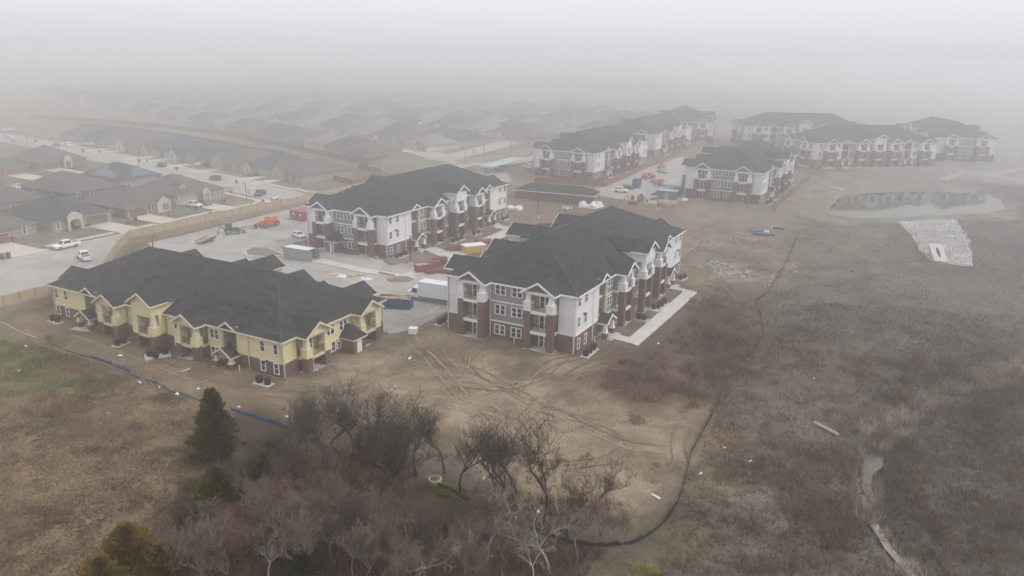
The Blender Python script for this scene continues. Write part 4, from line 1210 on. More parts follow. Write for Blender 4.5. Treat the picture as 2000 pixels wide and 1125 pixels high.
NEAR += [((b0, b1), 'dark', i_ % 3, sc_, 'dark bare tree %s, along the wood edge' % w_) for i_, (b0, b1, sc_, w_) in enumerate([(570, 905, .85, 'farthest left'), (625, 930, 1.0, 'second from the left'), (665, 945, .9, 'third from the left'), (715, 955, 1.05, 'before the sagging blue fabric'), (765, 985, 1.0, 'left of the round riser'), (725, 1020, .95, 'well left of the riser'), (985, 1030, 1.0, 'left of the tallest tree'), (1110, 1060, .8, 'right of the tallest tree'), (962, 1010, .9, 'below the forked tree'), (620, 1000, 1.1, 'deep inside the thicket'), (815, 930, .85, 'just behind the round riser'), (870, 925, .8, 'behind and right of the riser'), (1010, 965, .9, 'behind the tallest tree')])]
NEAR += [((b0, b1), 'grey', i_, sc_, 'grey twiggy tree in the bottom thicket, %s' % w_) for i_, (b0, b1, sc_, w_) in enumerate([(500, 1075, 1.0, 'above the bleached limbs'), (605, 1150, 1.1, 'cut by the bottom edge'), (690, 1140, 1.0, 'third from the right at the bottom'), (720, 1070, .9, 'left of the dark trunked tree'), (790, 1160, 1.0, 'under the spreading bleached tree'), (900, 1130, .9, 'between two bleached trees'), (1010, 1110, .9, 'below the long limbed tree'), (560, 985, .8, 'next to the olive cedar'), (655, 1030, .9, 'in the very middle'), (410, 1150, .9, 'nearest the yellow cedar')])]
for i, (b, kd, v, s, lb) in enumerate(NEAR):
    p = at(*b); bare_tree(kd, v, p, s * {'dark': 1.22, 'white': 1.25, 'grey': 1.15}[kd] * rnd.uniform(.95, 1.05), i * 2.4, lb, 'bare trees of the near wood')
SCR = [(545, 1060), (480, 1030), (610, 1060), (530, 1090), (660, 1000), (700, 1060), (450, 1110), (590, 990), (520, 1010), (470, 1060), (580, 1030), (620, 1000), (560, 960), (660, 1050), (500, 1100), (420, 1090), (700, 1010), (600, 1110), (740, 990), (700, 1090), (390, 1130), (680, 960), (860, 1120), (920, 1060), (760, 1100), (980, 1040), (640, 940), (730, 950), (1180, 1045)]
SL = ['left of the dead tree', 'above the yellow cedar', 'in the middle of the brown scrub', 'below the olive cedar', 'right of the olive cedar', 'in front of the bleached limbs', 'at the lower left of the wood']
for i, b in enumerate(SCR):
    p = at(*b)
    bare_tree('scrub', i, p, rnd.uniform(1.05, 1.5), i * 1.7, 'red brown leafless thicket bush, number %d of the near wood from its left edge' % (1 + sorted(SCR).index(b)), 'leafless thicket bushes')
# meadow trees on the right
for b, kd, v, s, lb in [((1850, 745), 'grey', 0, .8, 'bare grey tree by the reed patch, half lost in fog'), ((1865, 735), 'grey', 1, .7, 'slender bare tree touching the grey tree by the reeds'), ((1760, 800), 'scrub', 0, .8, 'thin stemmed willow bush above the creek pool'), ((1680, 735), 'scrub', 1, .9, 'pale twiggy bush on the foggy meadow'),
                      ((1780, 730), 'scrub', 2, 1.0, 'reddish bush beside the bare grey tree'), ((1990, 770), 'grey', 0, .7, 'bare tree at the right edge in fog'), ((1655, 930), 'scrub', 1, .8, 'orange tinged bush left of the creek pool'), ((1330, 760), 'scrub', 0, .45, 'dark low bush on the pale dirt'),
                      ((1145, 895), 'scrub', 2, .25, 'small dark bush alone on the pale clearing'), ((1240, 830), 'scrub', 1, .4, 'dark bush at the lower edge of the reddish brush'), ((95, 672), 'scrub', 0, .42, 'red brown bush at the start of the blue silt fence'), ((1500, 835), 'scrub', 2, .3, 'small round bush on the tan meadow'), ((1625, 815), 'scrub', 2, .35, 'dark round bush on the tan meadow slope'), ((1715, 870), 'scrub', 1, .8, 'reddish bush left of the reeds')]:
    bare_tree(kd, v, at(*b), s, b[0], lb, 'meadow bushes and trees')

LEAF_D = attr_mat('cedar foliage', .9, fine=.35, fscale=3, mid=.25, mscale=.8, bump=0)


def cedar(label, p, h, r, col, tip, seed, n=5200):
    g = np.random.default_rng(seed)
    t = thing('cedar_tree', label, 'tree', (p[0], p[1], p[2] - .1), seed, 'cedar trees')
    k = MB(); k.cyl((0, 0, -.3), (0, 0, h * .9), .2, .04, 7); k.build('trunk', BARK_D, t)
    u = g.random(n) ** .85; z = .35 + u * (h - .35)
    prof = r * np.clip((1 - (z / h)) ** .72 * 1.12, 0, 1) * np.clip(z / (h * .12) + .35, 0, 1)
    th = g.random(n) * 2 * np.pi
    lob = 1 + .24 * np.sin(th * 3 + z * 1.7 + seed) + .2 * np.sin(th * 5 - z * 2.6) + .22 * np.sin(z * 5.1 + th) + .12 * np.sin(th * 9 + z * 7)
    rr = prof * lob * np.sqrt(g.random(n) * .75 + .25) * (1 - .3 * (g.random(n) ** 4))
    P = np.stack([rr * np.cos(th), rr * np.sin(th), z], 1)
    # each leaf spray: a small upright triangle pair
    s = .22 + .24 * g.random(n)
    d = np.stack([np.cos(th) * .7, np.sin(th) * .7, .5 + .5 * g.random(n)], 1) + .45 * (g.random((n, 3)) - .5)
    d /= np.linalg.norm(d, axis=1)[:, None]
    a = np.cross(d, g.random((n, 3)) - .5); a /= np.linalg.norm(a, axis=1)[:, None] + 1e-9
    V = np.stack([P - a * s[:, None] * .45, P + a * s[:, None] * .45, P + d * s[:, None] * 1.7], 1).reshape(-1, 3)
    Fc = np.arange(n * 3).reshape(n, 3)
    clump = .5 + .5 * np.sin(P[:, 0] * 2.3 + seed) * np.sin(P[:, 1] * 2.1) * np.sin(P[:, 2] * 1.9)
    mixv = np.clip(.55 * clump + .5 * g.random(n) - .1, 0, 1)[:, None]
    C = np.array(col) * (1 - mixv) + np.array(tip) * mixv
    C = np.repeat(C, 3, 0)
    np_mesh('crown', V, Fc, LEAF_D, {'Col': np.c_[C, np.ones(len(C))]}, parent=t)
    return t


cedar('tall dark green cedar standing at the blue silt fence', at(424, 895), 8.6, 2.35, (.026, .042, .014), (.125, .135, .04), 1, 5600)
cedar('olive green cedar among bare trees below the tall dark cedar', at(432, 1010), 5.6, 2.9, (.05, .058, .016), (.15, .14, .04), 2)
cedar('low dark cedar at the left edge of the scrub', at(405, 1060), 4.2, 2.0, (.04, .055, .02), (.11, .115, .035), 3, 3000)
cedar('yellowish cedar at the bottom left corner of the wood', at(255, 1120), 5.0, 2.7, (.13, .09, .02), (.26, .17, .04), 4)
cedar('second yellowish cedar, lower and cut by the bottom edge', at(200, 1160), 3.6, 2.4, (.13, .09, .02), (.25, .17, .04), 5, 3600)
cedar('green cedar deep in the brown thicket', at(540, 935), 4.4, 2.6, (.04, .055, .02), (.11, .115, .035), 6)
cedar('small dark cedar at the bottom of the grey trees', at(590, 1150), 3.4, 1.8, (.025, .034, .014), (.06, .06, .022), 8, 2600)
cedar('yellowish small cedar right of the yellow one', at(320, 1125), 3.2, 2.0, (.12, .085, .02), (.23, .155, .04), 9, 2600)


def blades(name, pts, hgt, wid, spread, cols, per, label, seed, m, parent=None):
    """ground cover: tufts of thin triangular blades"""
    g = np.random.default_rng(seed); n = len(pts)
    cl_ = fbm(pts[:, 0], pts[:, 1], 2.6, 140); hgt = hgt * np.clip(1 + .9 * cl_, .35, 2); cols = cols * np.clip(1 + .45 * fbm(pts[:, 0], pts[:, 1], 1.9, 150) + .3 * fbm(pts[:, 0], pts[:, 1], 8, 160), .4, 1.8)[:, None]
    z = terrain(pts[:, 0], pts[:, 1])
    B = np.repeat(np.c_[pts, z], per, 0); H = np.repeat(hgt, per) * (.6 + .6 * g.random(n * per)); N = n * per
    th = g.random(N) * 2 * np.pi; off = spread * np.repeat(hgt, per) * g.random(N)
    B = B + np.stack([np.cos(th) * off * .35, np.sin(th) * off * .35, np.full(N, -.05)], 1)
    tip = B + np.stack([np.cos(th) * off, np.sin(th) * off, H], 1)
    ph = g.random(N) * 2 * np.pi; w = wid * (.7 + .6 * g.random(N))
    a = np.stack([np.cos(ph) * w, np.sin(ph) * w, np.zeros(N)], 1)
    V = np.stack([B - a, B + a, tip], 1).reshape(-1, 3)
    C = np.repeat(cols, per, 0) * (1 + .22 * (g.random((N, 1)) - .5)); C = np.repeat(C, 3, 0)
    o = np_mesh(name, V, np.arange(N * 3).reshape(N, 3), m, {'Col': np.c_[np.clip(C, 0, 1), np.ones(len(C))]})
    tag(o, label, kind='stuff'); return o


GRASSM = attr_mat('dry stems', .95, fine=.15, fscale=6, mid=.2, mscale=.6, bump=0)


def scatter(poly_px, n, seed, breakup=None, world=False):
    P = poly_px if world else at_many(poly_px)
    g = np.random.default_rng(seed); A = np.array(P)
    lo, hi = A.min(0), A.max(0); pts = np.empty((0, 2))
    while len(pts) < n:
        q = lo + g.random((n * 2, 2)) * (hi - lo)
        k = in_poly(q[:, 0] + 2 * fbm(q[:, 0], q[:, 1], 6, 5), q[:, 1], P) > 0
        if breakup: k &= fbm(q[:, 0], q[:, 1], breakup[0], breakup[2]) + .25 * (g.random(len(q)) - .5) > breakup[1]
        if k.sum() == 0: break
        pts = np.concatenate([pts, q[k]])
    return pts[:n]


def gcol(pts, mul=1.0):
    """colour of the ground under each tuft"""
    ix = np.clip(np.searchsorted(gx, pts[:, 0]), 0, nx - 1); iy = np.clip(np.searchsorted(gy, pts[:, 1]), 0, ny - 1)
    return C1[iy * nx + ix] * mul


g0 = np.random.default_rng(77)
p = scatter([(-60, 650), (130, 690), (300, 745), (400, 800), (400, 900), (370, 1000), (300, 1140), (-60, 1160)], 30000, 1)
blades('dry_grass', p, .22 + .22 * g0.random(len(p)), .05, .9, gcol(p) * (1.0 + .9 * g0.random((len(p), 1))), 4, 'dry brown grass of the near field', 2, GRASSM)
p = scatter([(1330, 560), (1500, 590), (1750, 600), (2030, 620), (2030, 1150), (1250, 1150), (1330, 1000), (1400, 800)], 26000, 3)
p = p[g0.random(len(p)) < np.clip(1.15 - (p[:, 1] - 118) / 75, .12, 1)]
blades('meadow_grass', p, .3 + .4 * g0.random(len(p)), .05, .9, gcol(p) * (1.1 + 1.0 * g0.random((len(p), 1))), 4, 'dry grass of the right meadow', 4, GRASSM)
p = scatter([(1560, 440), (2030, 430), (2030, 620), (1500, 620), (1490, 560)], 9000, 5)
p = np.concatenate([p, scatter([(1480, 400), (1620, 340), (1900, 335), (2040, 390), (2040, 480), (1600, 500)], 3500, 6)]); p = p[in_poly(p[:, 0], p[:, 1], POND) < -1.5]
p = p[in_poly(p[:, 0], p[:, 1], [tuple(q) for q in at_many([(1757, 435), (1790, 433), (1868, 430), (1882, 455), (1898, 492), (1899, 520), (1870, 520), (1815, 508), (1795, 480)])]) < 0]
blades('far_meadow_grass', p, .12 + .28 * g0.random(len(p)) ** 2, .06, .9, gcol(p) * (1.1 + .5 * g0.random((len(p), 1))), 4, 'grey brown grass below the pond dam', 6, GRASSM)
BLUE_LINE = at_many([(452, 801), (490, 814), (540, 830), (590, 852), (640, 876), (690, 900), (745, 915)])
MANHOLE = at(850, 945)
# brush: knee to head high twig clumps
def brush(name, polys, label, seed, hh, per, col, mul=(.6, .8)):
    pts = np.concatenate([scatter(pl, n, seed + i, bk) for i, (pl, n, bk) in enumerate(polys)])
    pts = pts[(np.hypot(pts[:, 0] - MANHOLE.x - 1.2, pts[:, 1] - MANHOLE.y + 2.2) > 4.6) & (line_dist(pts[:, 0], pts[:, 1], BLUE_LINE) > 3.2) & (line_dist(pts[:, 0], pts[:, 1], CREEK) > 1.7) & ~((pts[:, 0] < -34.6) & (pts[:, 1] > 106) & (pts[:, 1] < 151))]
    g = np.random.default_rng(seed + 90)
    cc = np.array(col)[None, :] * (mul[0] + mul[1] * g.random((len(pts), 1))) * np.array([1, 1, 1])
    return blades(name, pts, hh[0] + hh[1] * g.random(len(pts)) ** 2, .022, .8, cc, per, label, seed + 7, GRASSM)
brush('brush', [([(1170, 745), (1230, 690), (1340, 600), (1370, 565), (1480, 640), (1490, 680), (1400, 790), (1300, 770), (1230, 790)], 1500, (5, -.25, 3)), ([(1310, 560), (1420, 560), (1480, 640), (1400, 700), (1320, 690)], 900, (5, -.3, 4)),
                ([(1170, 745), (1230, 690), (1340, 700), (1390, 800), (1240, 830)], 450, (3, .05, 9))], 'reddish leafless brush on the slope below the new sidewalk', 20, (.4, 1.3), 11, (.21, .14, .112))
brush('brush', [([(1540, 850), (1700, 850), (1700, 1125), (1280, 1125), (1330, 1000), (1400, 930)], 1500, (6, -.15, 13)), ([(1700, 880), (1760, 850), (2030, 700), (2030, 1150), (1790, 1150), (1720, 1000)], 2600, (6, -.35, 15)), ([(1640, 700), (1900, 690), (2000, 700), (1760, 830), (1700, 850)], 900, (6, -.2, 16))],
      'brown brush along the creek and low meadow', 40, (.35, 1.2), 11, (.19, .142, .105))
brush('undergrowth', [([(400, 880), (560, 850), (700, 900), (860, 970), (1000, 1020), (1180, 1075), (1100, 1150), (300, 1150), (380, 1000)], 2700, None), ([(540, 820), (760, 890), (860, 940), (1000, 970), (1150, 980), (1100, 1050), (860, 980), (600, 880)], 900, None)],
      'brown leafless undergrowth filling the near wood', 60, (.4, 1.6), 12, (.165, .112, .082))
brush('weeds', [([(820, 850), (1100, 900), (1330, 900), (1320, 1030), (1200, 1060), (900, 960)], 420, (4, .0, 33)), ([(540, 800), (800, 840), (760, 880), (560, 850)], 200, (4, 0, 35)), ([(1330, 440), (1560, 470), (1500, 590), (1370, 560)], 500, (5, -.1, 36))], 'scattered dry weeds on the graded dirt', 80, (.25, .7), 10, (.2, .15, .11))
# reeds along the creek
cl = np.array(CREEK); g1 = np.random.default_rng(91); pts = []
for (ax, ay), (bx, by) in zip(CREEK[:-1], CREEK[1:]):
    n = int(math.hypot(bx - ax, by - ay) * 34)
    t = g1.random(n); sd_ = g1.choice([-1, 1], n) * (.1 + 1.5 * g1.random(n)); ux, uy = bx - ax, by - ay; l = math.hypot(ux, uy)
    pts.append(np.stack([ax + ux * t - uy / l * sd_, ay + uy * t + ux / l * sd_], 1))
pts = [q[(g1.random(len(q)) < (.35 if i_ < 4 else 1.0)) & (fbm(q[:, 0], q[:, 1], 5, 66) > (-.05 if i_ < 4 else -.35))] for i_, q in enumerate(pts)]
pts = np.concatenate(pts + [scatter([(1680, 800), (1750, 790), (1800, 840), (1740, 885), (1690, 870)], 900, 92), scatter([(1850, 740), (2010, 690), (2010, 740), (1880, 775)], 1000, 93)])
blades('reeds', pts, .7 + .7 * g1.random(len(pts)), .045, .7, np.array((.46, .39, .305)) * (.45 + .75 * g1.random((len(pts), 1))), 4, 'pale dry reeds along the creek', 94, GRASSM)
# yellow green ground cover
for i, (pl, n) in enumerate([([(838, 950), (905, 955), (930, 985), (860, 970)], 500), ([(1222, 1100), (1262, 1105), (1290, 1125), (1230, 1130)], 400)]):
    p = scatter(pl, n, 95 + i); blades('green_weeds', p, .2 + .25 * g0.random(len(p)), .06, .9, np.array((.30, .29, .08)) * (.7 + .6 * g0.random((len(p), 1))), 4, 'yellow green weeds at the black silt fence', 97, GRASSM)
# young street trees and house shrubs
SAP = tree_meshes('sap', tree_branches(4, 3.4, .5, 3, 3, .5, r0=.05), BARK_D, TWIG_D, .02)
SAPR = tree_meshes('sapr', tree_branches(6, 2.2, .5, 4, 3, .3, r0=.05, stems=3), TWIG_R, mat('rusty leaves', (.12, .05, .035), .9), .035)
for b, me, lb in [((450, 391), SAP, 'thin bare sapling on the corner lawn'), ((437, 399), SAPR, 'rusty leaved sapling on the corner lawn'), ((329, 424), SAP, 'tiny bare sapling on the lawn of the cream gable house'), ((574, 364), SAP, 'thin sapling on the corner lawn of the low beige house'),
                  ((448, 338), SAP, 'bare sapling on the lawn with green grass'), ((714, 308), SAPR, 'small round tree by the junction road'), ((925, 310), SAP, 'bare sapling by the far corner house')]:
    p = at(*b); t = thing('young_tree', lb, 'tree', p, b[0], 'young street trees'); link('trunk', me[0], t); link('crown', me[1], t)
def shrub_mesh(seed, r=.5, col=(.035, .05, .022)):
    g = np.random.default_rng(seed); n = 260
    d = g.normal(size=(n, 3)); d /= np.linalg.norm(d, axis=1)[:, None]; d[:, 2] = np.abs(d[:, 2])
    P = d * r * (.7 + .4 * g.random((n, 1))); a = np.cross(d, g.normal(size=(n, 3))); a /= np.linalg.norm(a, axis=1)[:, None]
    V = np.stack([P - a * .08, P + a * .08, P + d * .2], 1).reshape(-1, 3)
    C = np.repeat(np.array(col) * (.7 + .8 * g.random((n, 1))), 3, 0)
    o = np_mesh('s', V, np.arange(n * 3).reshape(n, 3), LEAF_D, {'Col': np.c_[C, np.ones(n * 3)]}); me = o.data; bpy.data.objects.remove(o); return me
SH = shrub_mesh(3)
for i, b in enumerate([(130, 449), (136, 448), (142, 447), (148, 446), (153, 445), (172, 442), (302, 412), (312, 411), (319, 410)]):
    p = at(*b); tag(link('shrub', SH, None, p, i), 'small clipped green shrub %s under the %s' % (('first', 'second', 'third', 'fourth', 'fifth', 'sixth')[i if i < 6 else i - 6] + ' from the left', 'arched porch' if i < 6 else 'cream stone gable'), 'shrub', 'clipped shrubs along house fronts')
big = shrub_mesh(5, 1.3, (.03, .036, .022)); tag(link('shrub', big, None, at(150, 330), 0), 'large rounded evergreen shrub right of the distant arched porch', 'shrub')

# ------------------------------------------------------------------ vehicles
PAINT = {}
def paint(n, c, rough=.3):
    if n not in PAINT: PAINT[n] = mat('paint ' + n, c, rough, .03, 1, .02, 5, spec=.5)
    return PAINT[n]


WHEEL = {}
def wheel_mesh(r, w):
    k = (r, w)
    if k not in WHEEL:
        b = MB(); n = 14
        prof = [(-w / 2, r * .62), (-w / 2, r * .94), (-w * .36, r), (w * .36, r), (w / 2, r * .94), (w / 2, r * .62)]
        for (y0, r0), (y1, r1) in zip(prof[:-1], prof[1:]):
            for i in range(n):
                a, c = 2 * math.pi * i / n, 2 * math.pi * (i + 1) / n
                b.add([(r0 * math.cos(a), y0, r0 * math.sin(a)), (r0 * math.cos(c), y0, r0 * math.sin(c)), (r1 * math.cos(c), y1, r1 * math.sin(c)), (r1 * math.cos(a), y1, r1 * math.sin(a))], [(0, 1, 2, 3)])
        t = b.build('tyre', RUBBER, smooth=True)
        c = MB(); c.cyl((0, -w * .42, 0), (0, w * .42, 0), r * .64, n=12)
        for i in range(5):
            a = 2 * math.pi * i / 5; c.bar((0, -w * .45, 0), (r * .55 * math.cos(a), -w * .45, r * .55 * math.sin(a)), .07, .03); c.bar((0, w * .45, 0), (r * .55 * math.cos(a), w * .45, r * .55 * math.sin(a)), .07, .03)
        q = c.build('rim', RIM)
        WHEEL[k] = (t.data, q.data); bpy.data.objects.remove(t); bpy.data.objects.remove(q)
    return WHEEL[k]


def wheels(root, r, w, pos):
    a, b = wheel_mesh(r, w)
    for x, y in pos:
        o = link('wheel', a, root, (x, y, r)); link('rim', b, o)


def loft(b, secs, mi=0, caps=True):
    """secs: list of rings (same count)"""
    n = len(secs[0]); pts = [p for s in secs for p in s]; f = []
    for k in range(len(secs) - 1):
        for i in range(n):
            j = (i + 1) % n; f.append((k * n + i, k * n + j, (k + 1) * n + j, (k + 1) * n + i))
    if caps: f += [tuple(range(n - 1, -1, -1)), tuple((len(secs) - 1) * n + i for i in range(n))]
    b.add(pts, f, mi)


def ring(x, hw, z0, z1, tuck=.06):
    """body cross-section"""
    return [(x, -hw + tuck, z0), (x, -hw, z0 + .18), (x, -hw, z1 - .16), (x, -hw + tuck * 1.4, z1), (x, hw - tuck * 1.4, z1), (x, hw, z1 - .16), (x, hw, z0 + .18), (x, hw - tuck, z0)]


def car(label, loc, rz, kind='sedan', col=None, group='cars of the neighbourhood', parts=True):
    """nose along local +x"""
    col = col or paint('white', (.78, .78, .78))
    root = thing({'pickup': 'pickup_truck', 'sedan': 'parked_car', 'suv': 'sport_utility_vehicle'}[kind], label, {'pickup': 'pickup truck', 'sedan': 'car', 'suv': 'car'}[kind], loc, rz, group)
    b = MB()
    if kind == 'sedan':
        L_, hw, zb = 4.7, .9, .28
        prof = [(-2.35, .78, .92), (-2.25, .86, .98), (-1.7, .9, 1.0), (-.9, .91, .98), (.9, .91, .94), (1.6, .89, .86), (2.15, .84, .76), (2.38, .72, .62)]
        cab = [(-1.95, .98), (-1.15, 1.43), (.15, 1.45), (1.15, .95)]; wp = [(-1.42, .33), (1.42, .33)]; wr = .33
    elif kind == 'suv':
        prof = [(-2.35, .84, 1.08), (-2.3, .9, 1.12), (-1.6, .93, 1.12), (.9, .93, 1.08), (1.5, .92, 1.02), (2.2, .87, .95), (2.42, .78, .8)]
        cab = [(-2.3, 1.1), (-2.0, 1.76), (.3, 1.78), (1.15, 1.08)]; zb = .35; wp = [(-1.4, .37), (1.45, .37)]; wr = .37
    else:
        prof = [(-2.9, .92, 1.05), (-2.85, .96, 1.08), (-1.1, .97, 1.08), (1.3, .97, 1.1), (2.0, .96, 1.06), (2.75, .92, 1.0), (2.95, .84, .9)]
        cab = [(-1.05, 1.08), (-.8, 1.84), (.75, 1.86), (1.55, 1.1)]; zb = .42; wp = [(-1.75, .40), (1.85, .40)]; wr = .40
    loft(b, [ring(x, h, zb, z) for x, h, z in prof])
    (xa, za), (xb, zb2), (xc, zc), (xd, zd) = cab; hw = prof[3][1]
    bot, top = hw - .05, hw - .2
    P = [(xa, -bot, za - .05), (xb, -top, zb2), (xc, -top, zc), (xd, -bot, zd - .05)]
    R_ = [(p[0], -p[1], p[2]) for p in P]
    b.add(P + R_, [(0, 1, 2, 3), (7, 6, 5, 4), (1, 5, 6, 2), (0, 4, 5, 1), (2, 6, 7, 3), (3, 7, 4, 0)])
    if kind == 'pickup':      # bed opening
        b.box(-2.82, -1.08, -.93, -.83, 1.05, 1.22); b.box(-2.82, -1.08, .83, .93, 1.05, 1.22); b.box(-2.9, -2.82, -.93, .93, 1.0, 1.22); b.box(-1.1, -1.04, -.9, .9, 1.0, 1.25)
    bo = b.build('body', col, root)
    if parts:
        g = MB(); e = .012
        def mixp(p, q, t): return tuple(p[i] + (q[i] - p[i]) * t for i in range(3))
        ins = lambda a, c, d, f_, u0, u1, v0, v1: [mixp(mixp(a, c, u), mixp(f_, d, u), v) for u, v in ((u0, v0), (u1, v0), (u1, v1), (u0, v1))]
        def pane(q, nrm):
            k = [tuple(p[i] + nrm[i] * e for i in range(3)) for p in q]; g.add(k, [(0, 1, 2, 3)])
        A, B_, C_, D_ = P; A2, B2, C2, D2 = R_
        pane(ins(D_, D2, C2, C_, .07, .93, .1, .92), (.6, 0, .8)); pane(ins(A, A2, B2, B_, .08, .92, .15, .9), (-.8, 0, .5))
        for s, (a, b1, c, d) in ((-1, (A, B_, C_, D_)), (1, (A2, B2, C2, D2))):
            um = .52
            pane(ins(a, d, c, b1, .10, um - .02, .22, .9), (0, s, .2)); pane(ins(a, d, c, b1, um + .02, .88, .22, .9), (0, s, .2))
        g.build('window', GLASS, root, recalc=False)
        if kind == 'pickup':
            k = MB(); k.box(-2.80, -1.1, -.82, .82, 1.085, 1.10); k.build('truck_bed', DARK, root)
        wheels(root, wr, .24, [(x, s * (prof[3][1] - .1)) for x, _ in wp for s in (-1, 1)])
        xf, hf, zf = prof[-1]; xr, hr, z_r = prof[0]
        for s in (-1, 1):
            k = MB(); k.box(xf - .2, xf + .0, s * hf * .78 - .16, s * hf * .78 + .16, zf - .22, zf - .06); k.build('headlight', mat('lamp glass', (.7, .72, .74), .15, .05), root)
            k = MB(); k.box(xr - .03, xr + .12, s * hr * .86 - .1, s * hr * .86 + .1, z_r - .38, z_r - .1); k.build('tail_light', mat('red lamp', (.25, .02, .02), .3, .05), root)
            k = MB(); k.box(xd - .35, xd - .2, s * (hw + .02) - .09, s * (hw + .02) + .09, zd - .02, zd + .14); k.build('mirror', col, root)
        k = MB(); k.box(xf - .05, xf + .03, -hf * .55, hf * .55, zf - .3, zf - .08); k.box(xf - .1, xf + .04, -hf * .95, hf * .95, zb, zb + .14); k.build('grille', DARK, root)
    return root


WHT = paint('white', (.78, .78, .78)); SIL = paint('silver', (.42, .43, .45)); GRY = paint('dark grey', (.07, .075, .085)); BLK = paint('black', (.025, .026, .03)); REDP = paint('dark red', (.16, .03, .03)); BLU = paint('slate blue', (.05, .06, .09))


def ground_car(label, px, py, deg, kind, col, **k):
    p = at(px, py); return car(label, (p.x, p.y, p.z + .07), math.radians(deg), kind, col, **k)


ground_car('white crew cab pickup parked at the kerb in front of the slate roofed arch house', 130, 485, -90, 'pickup', WHT)
ground_car('white pickup seen from behind, parked by the road end behind the yellow building', 165, 507, 160, 'pickup', WHT)
ground_car('white pickup parked in the beige drive of the corner house', 378, 405, 2, 'pickup', WHT)
ground_car('dark grey sedan parked beside the white pickup in the corner house drive', 399, 401, 2, 'sedan', GRY)
ground_car('black crew cab pickup turning at the street junction', 508, 382, -65, 'pickup', BLU)
ground_car('white pickup half hidden behind the tan fence', 538, 404, -95, 'pickup', WHT)
ground_car('dark sport utility vehicle driving on the cross street', 421, 352, 172, 'suv', BLK)
ground_car('dark minivan further up the cross street', 316, 326, 172, 'suv', GRY)
ground_car('dark red sport utility vehicle in a drive on the cross street', 406, 326, 80, 'suv', REDP)
ground_car('white car hidden behind the dark red one', 392, 324, 80, 'sedan', WHT)
ground_car('dark sedan in the drive beside the green lawn', 496, 344, 75, 'sedan', GRY)
ground_car('white sport utility vehicle standing on the cross street in haze', 131, 286, 170, 'suv', WHT)
ground_car('grey hazy sedan beside a white one on the cross street', 110, 286, 170, 'sedan', GRY)
ground_car('white van like vehicle parked in a drive up the cross street', 176, 285, 190, 'suv', WHT)
ground_car('silver sedan nose in beside the white van like vehicle', 206, 281, 80, 'sedan', SIL)
ground_car('white pickup far up the cross street at the left edge', 17, 256, 80, 'pickup', WHT)
ground_car('white hazy pickup at the far left kerb', 18, 269, 170, 'pickup', WHT)
ground_car('silver sedan at the far left of the cross street', 28, 277, 170, 'sedan', SIL)
ground_car('white car glimpsed between roofs at the left', 36, 369, 0, 'sedan', WHT)
ground_car('white sedan parked in the lot by the brick corner', 583, 464, -20, 'sedan', WHT, group='cars of the building site')
ground_car('white pickup parked in the lot left of the fenced white building', 1033, 330, 160, 'pickup', WHT, group='cars of the building site')
ground_car('white pickup under the pale carport', 958, 331, 20, 'pickup', WHT, group='cars of the building site')
ground_car('dark pickup under the pale carport', 975, 327, 20, 'pickup', GRY, group='cars of the building site')
ground_car('white sport utility vehicle parked by the kerb of the hazy lot', 1213, 376, 5, 'suv', WHT, group='cars of the building site')
ground_car('dark car right behind the white one in the hazy lot', 1226, 370, 5, 'sedan', BLK, group='cars of the building site')
ground_car('silver sedan in the middle of the hazy lot', 1294, 338, -20, 'sedan', SIL, group='cars of the building site')
for i, (x, y, d, c, k) in enumerate([(1092, 255, 60, WHT, 'sedan'), (1104, 251, 60, WHT, 'suv'), (1147, 232, 100, SIL, 'sedan'), (1160, 226, 100, GRY, 'suv'), (1176, 214, 100, WHT, 'sedan'), (1186, 206, 100, GRY, 'sedan'), (1232, 204, -80, SIL, 'suv'), (405, 224, 20, WHT, 'sedan'), (437, 224, 20, WHT, 'pickup'), (600, 251, 160, WHT, 'sedan'), (683, 249, 100, WHT, 'suv'), (545, 233, 160, GRY, 'suv'), (240, 150, 20, WHT, 'sedan'), (655, 189, 20, WHT, 'pickup'), (983, 212, 60, WHT, 'suv')]):
    ground_car('%s parked car in the fog, %s from the left of the far parked cars' % ('white' if c is WHT else 'grey', FARN[sorted((1092, 1104, 1147, 1160, 1176, 1186, 1232, 405, 437, 600, 683, 545, 240, 655, 983)).index(x)]), x, y, d, k, c, group='far parked cars', parts=i < 6)

# box truck
p = at(838, 588); bt = thing('box_truck', 'white box truck with a tall cargo box beside the nearest white building', 'truck', (p.x, p.y, p.z + .05), math.radians(186))
p0 = at(790, 588); p1 = at(880, 606)
k = MB(); k.box(-7.4, 1.6, -1.25, 1.25, 1.05, 3.85); k.build('cargo_box', mat('box truck white', (.70, .735, .745), .5, .04), bt)
k = MB(); k.box(-7.4, 1.6, -1.27, 1.27, .95, 1.05); k.box(-7.3, 4.2, -.5, .5, .62, .9); k.build('chassis', DARK, bt)
k = MB(); loft(k, [[(x, -w_, z0), (x, w_, z0), (x, w_ * .94, z1), (x, -w_ * .94, z1)] for x, w_, z0, z1 in ((1.75, 1.1, .75, 2.55), (2.9, 1.12, .75, 2.6), (3.35, 1.1, .75, 1.75), (4.3, .98, .75, 1.6), (4.5, .9, .8, 1.4))])
cb = k.build('cab', WHT, bt)
k = MB(); k.add([(2.95, -.95, 2.5), (2.95, .95, 2.5), (3.38, .98, 1.8), (3.38, -.98, 1.8)], [(0, 1, 2, 3)])
for s in (-1, 1): k.add([(1.95, s * 1.12, 1.6), (3.05, s * 1.13, 1.6), (2.85, s * 1.1, 2.4), (1.95, s * 1.09, 2.4)], [(0, 1, 2, 3)])
k.build('cab_window', GLASS, bt, recalc=False)
wheels(bt, .48, .3, [(3.5, -.95), (3.5, .95), (-4.2, -.95), (-4.2, .95), (-4.2, -.62), (-4.2, .62)])
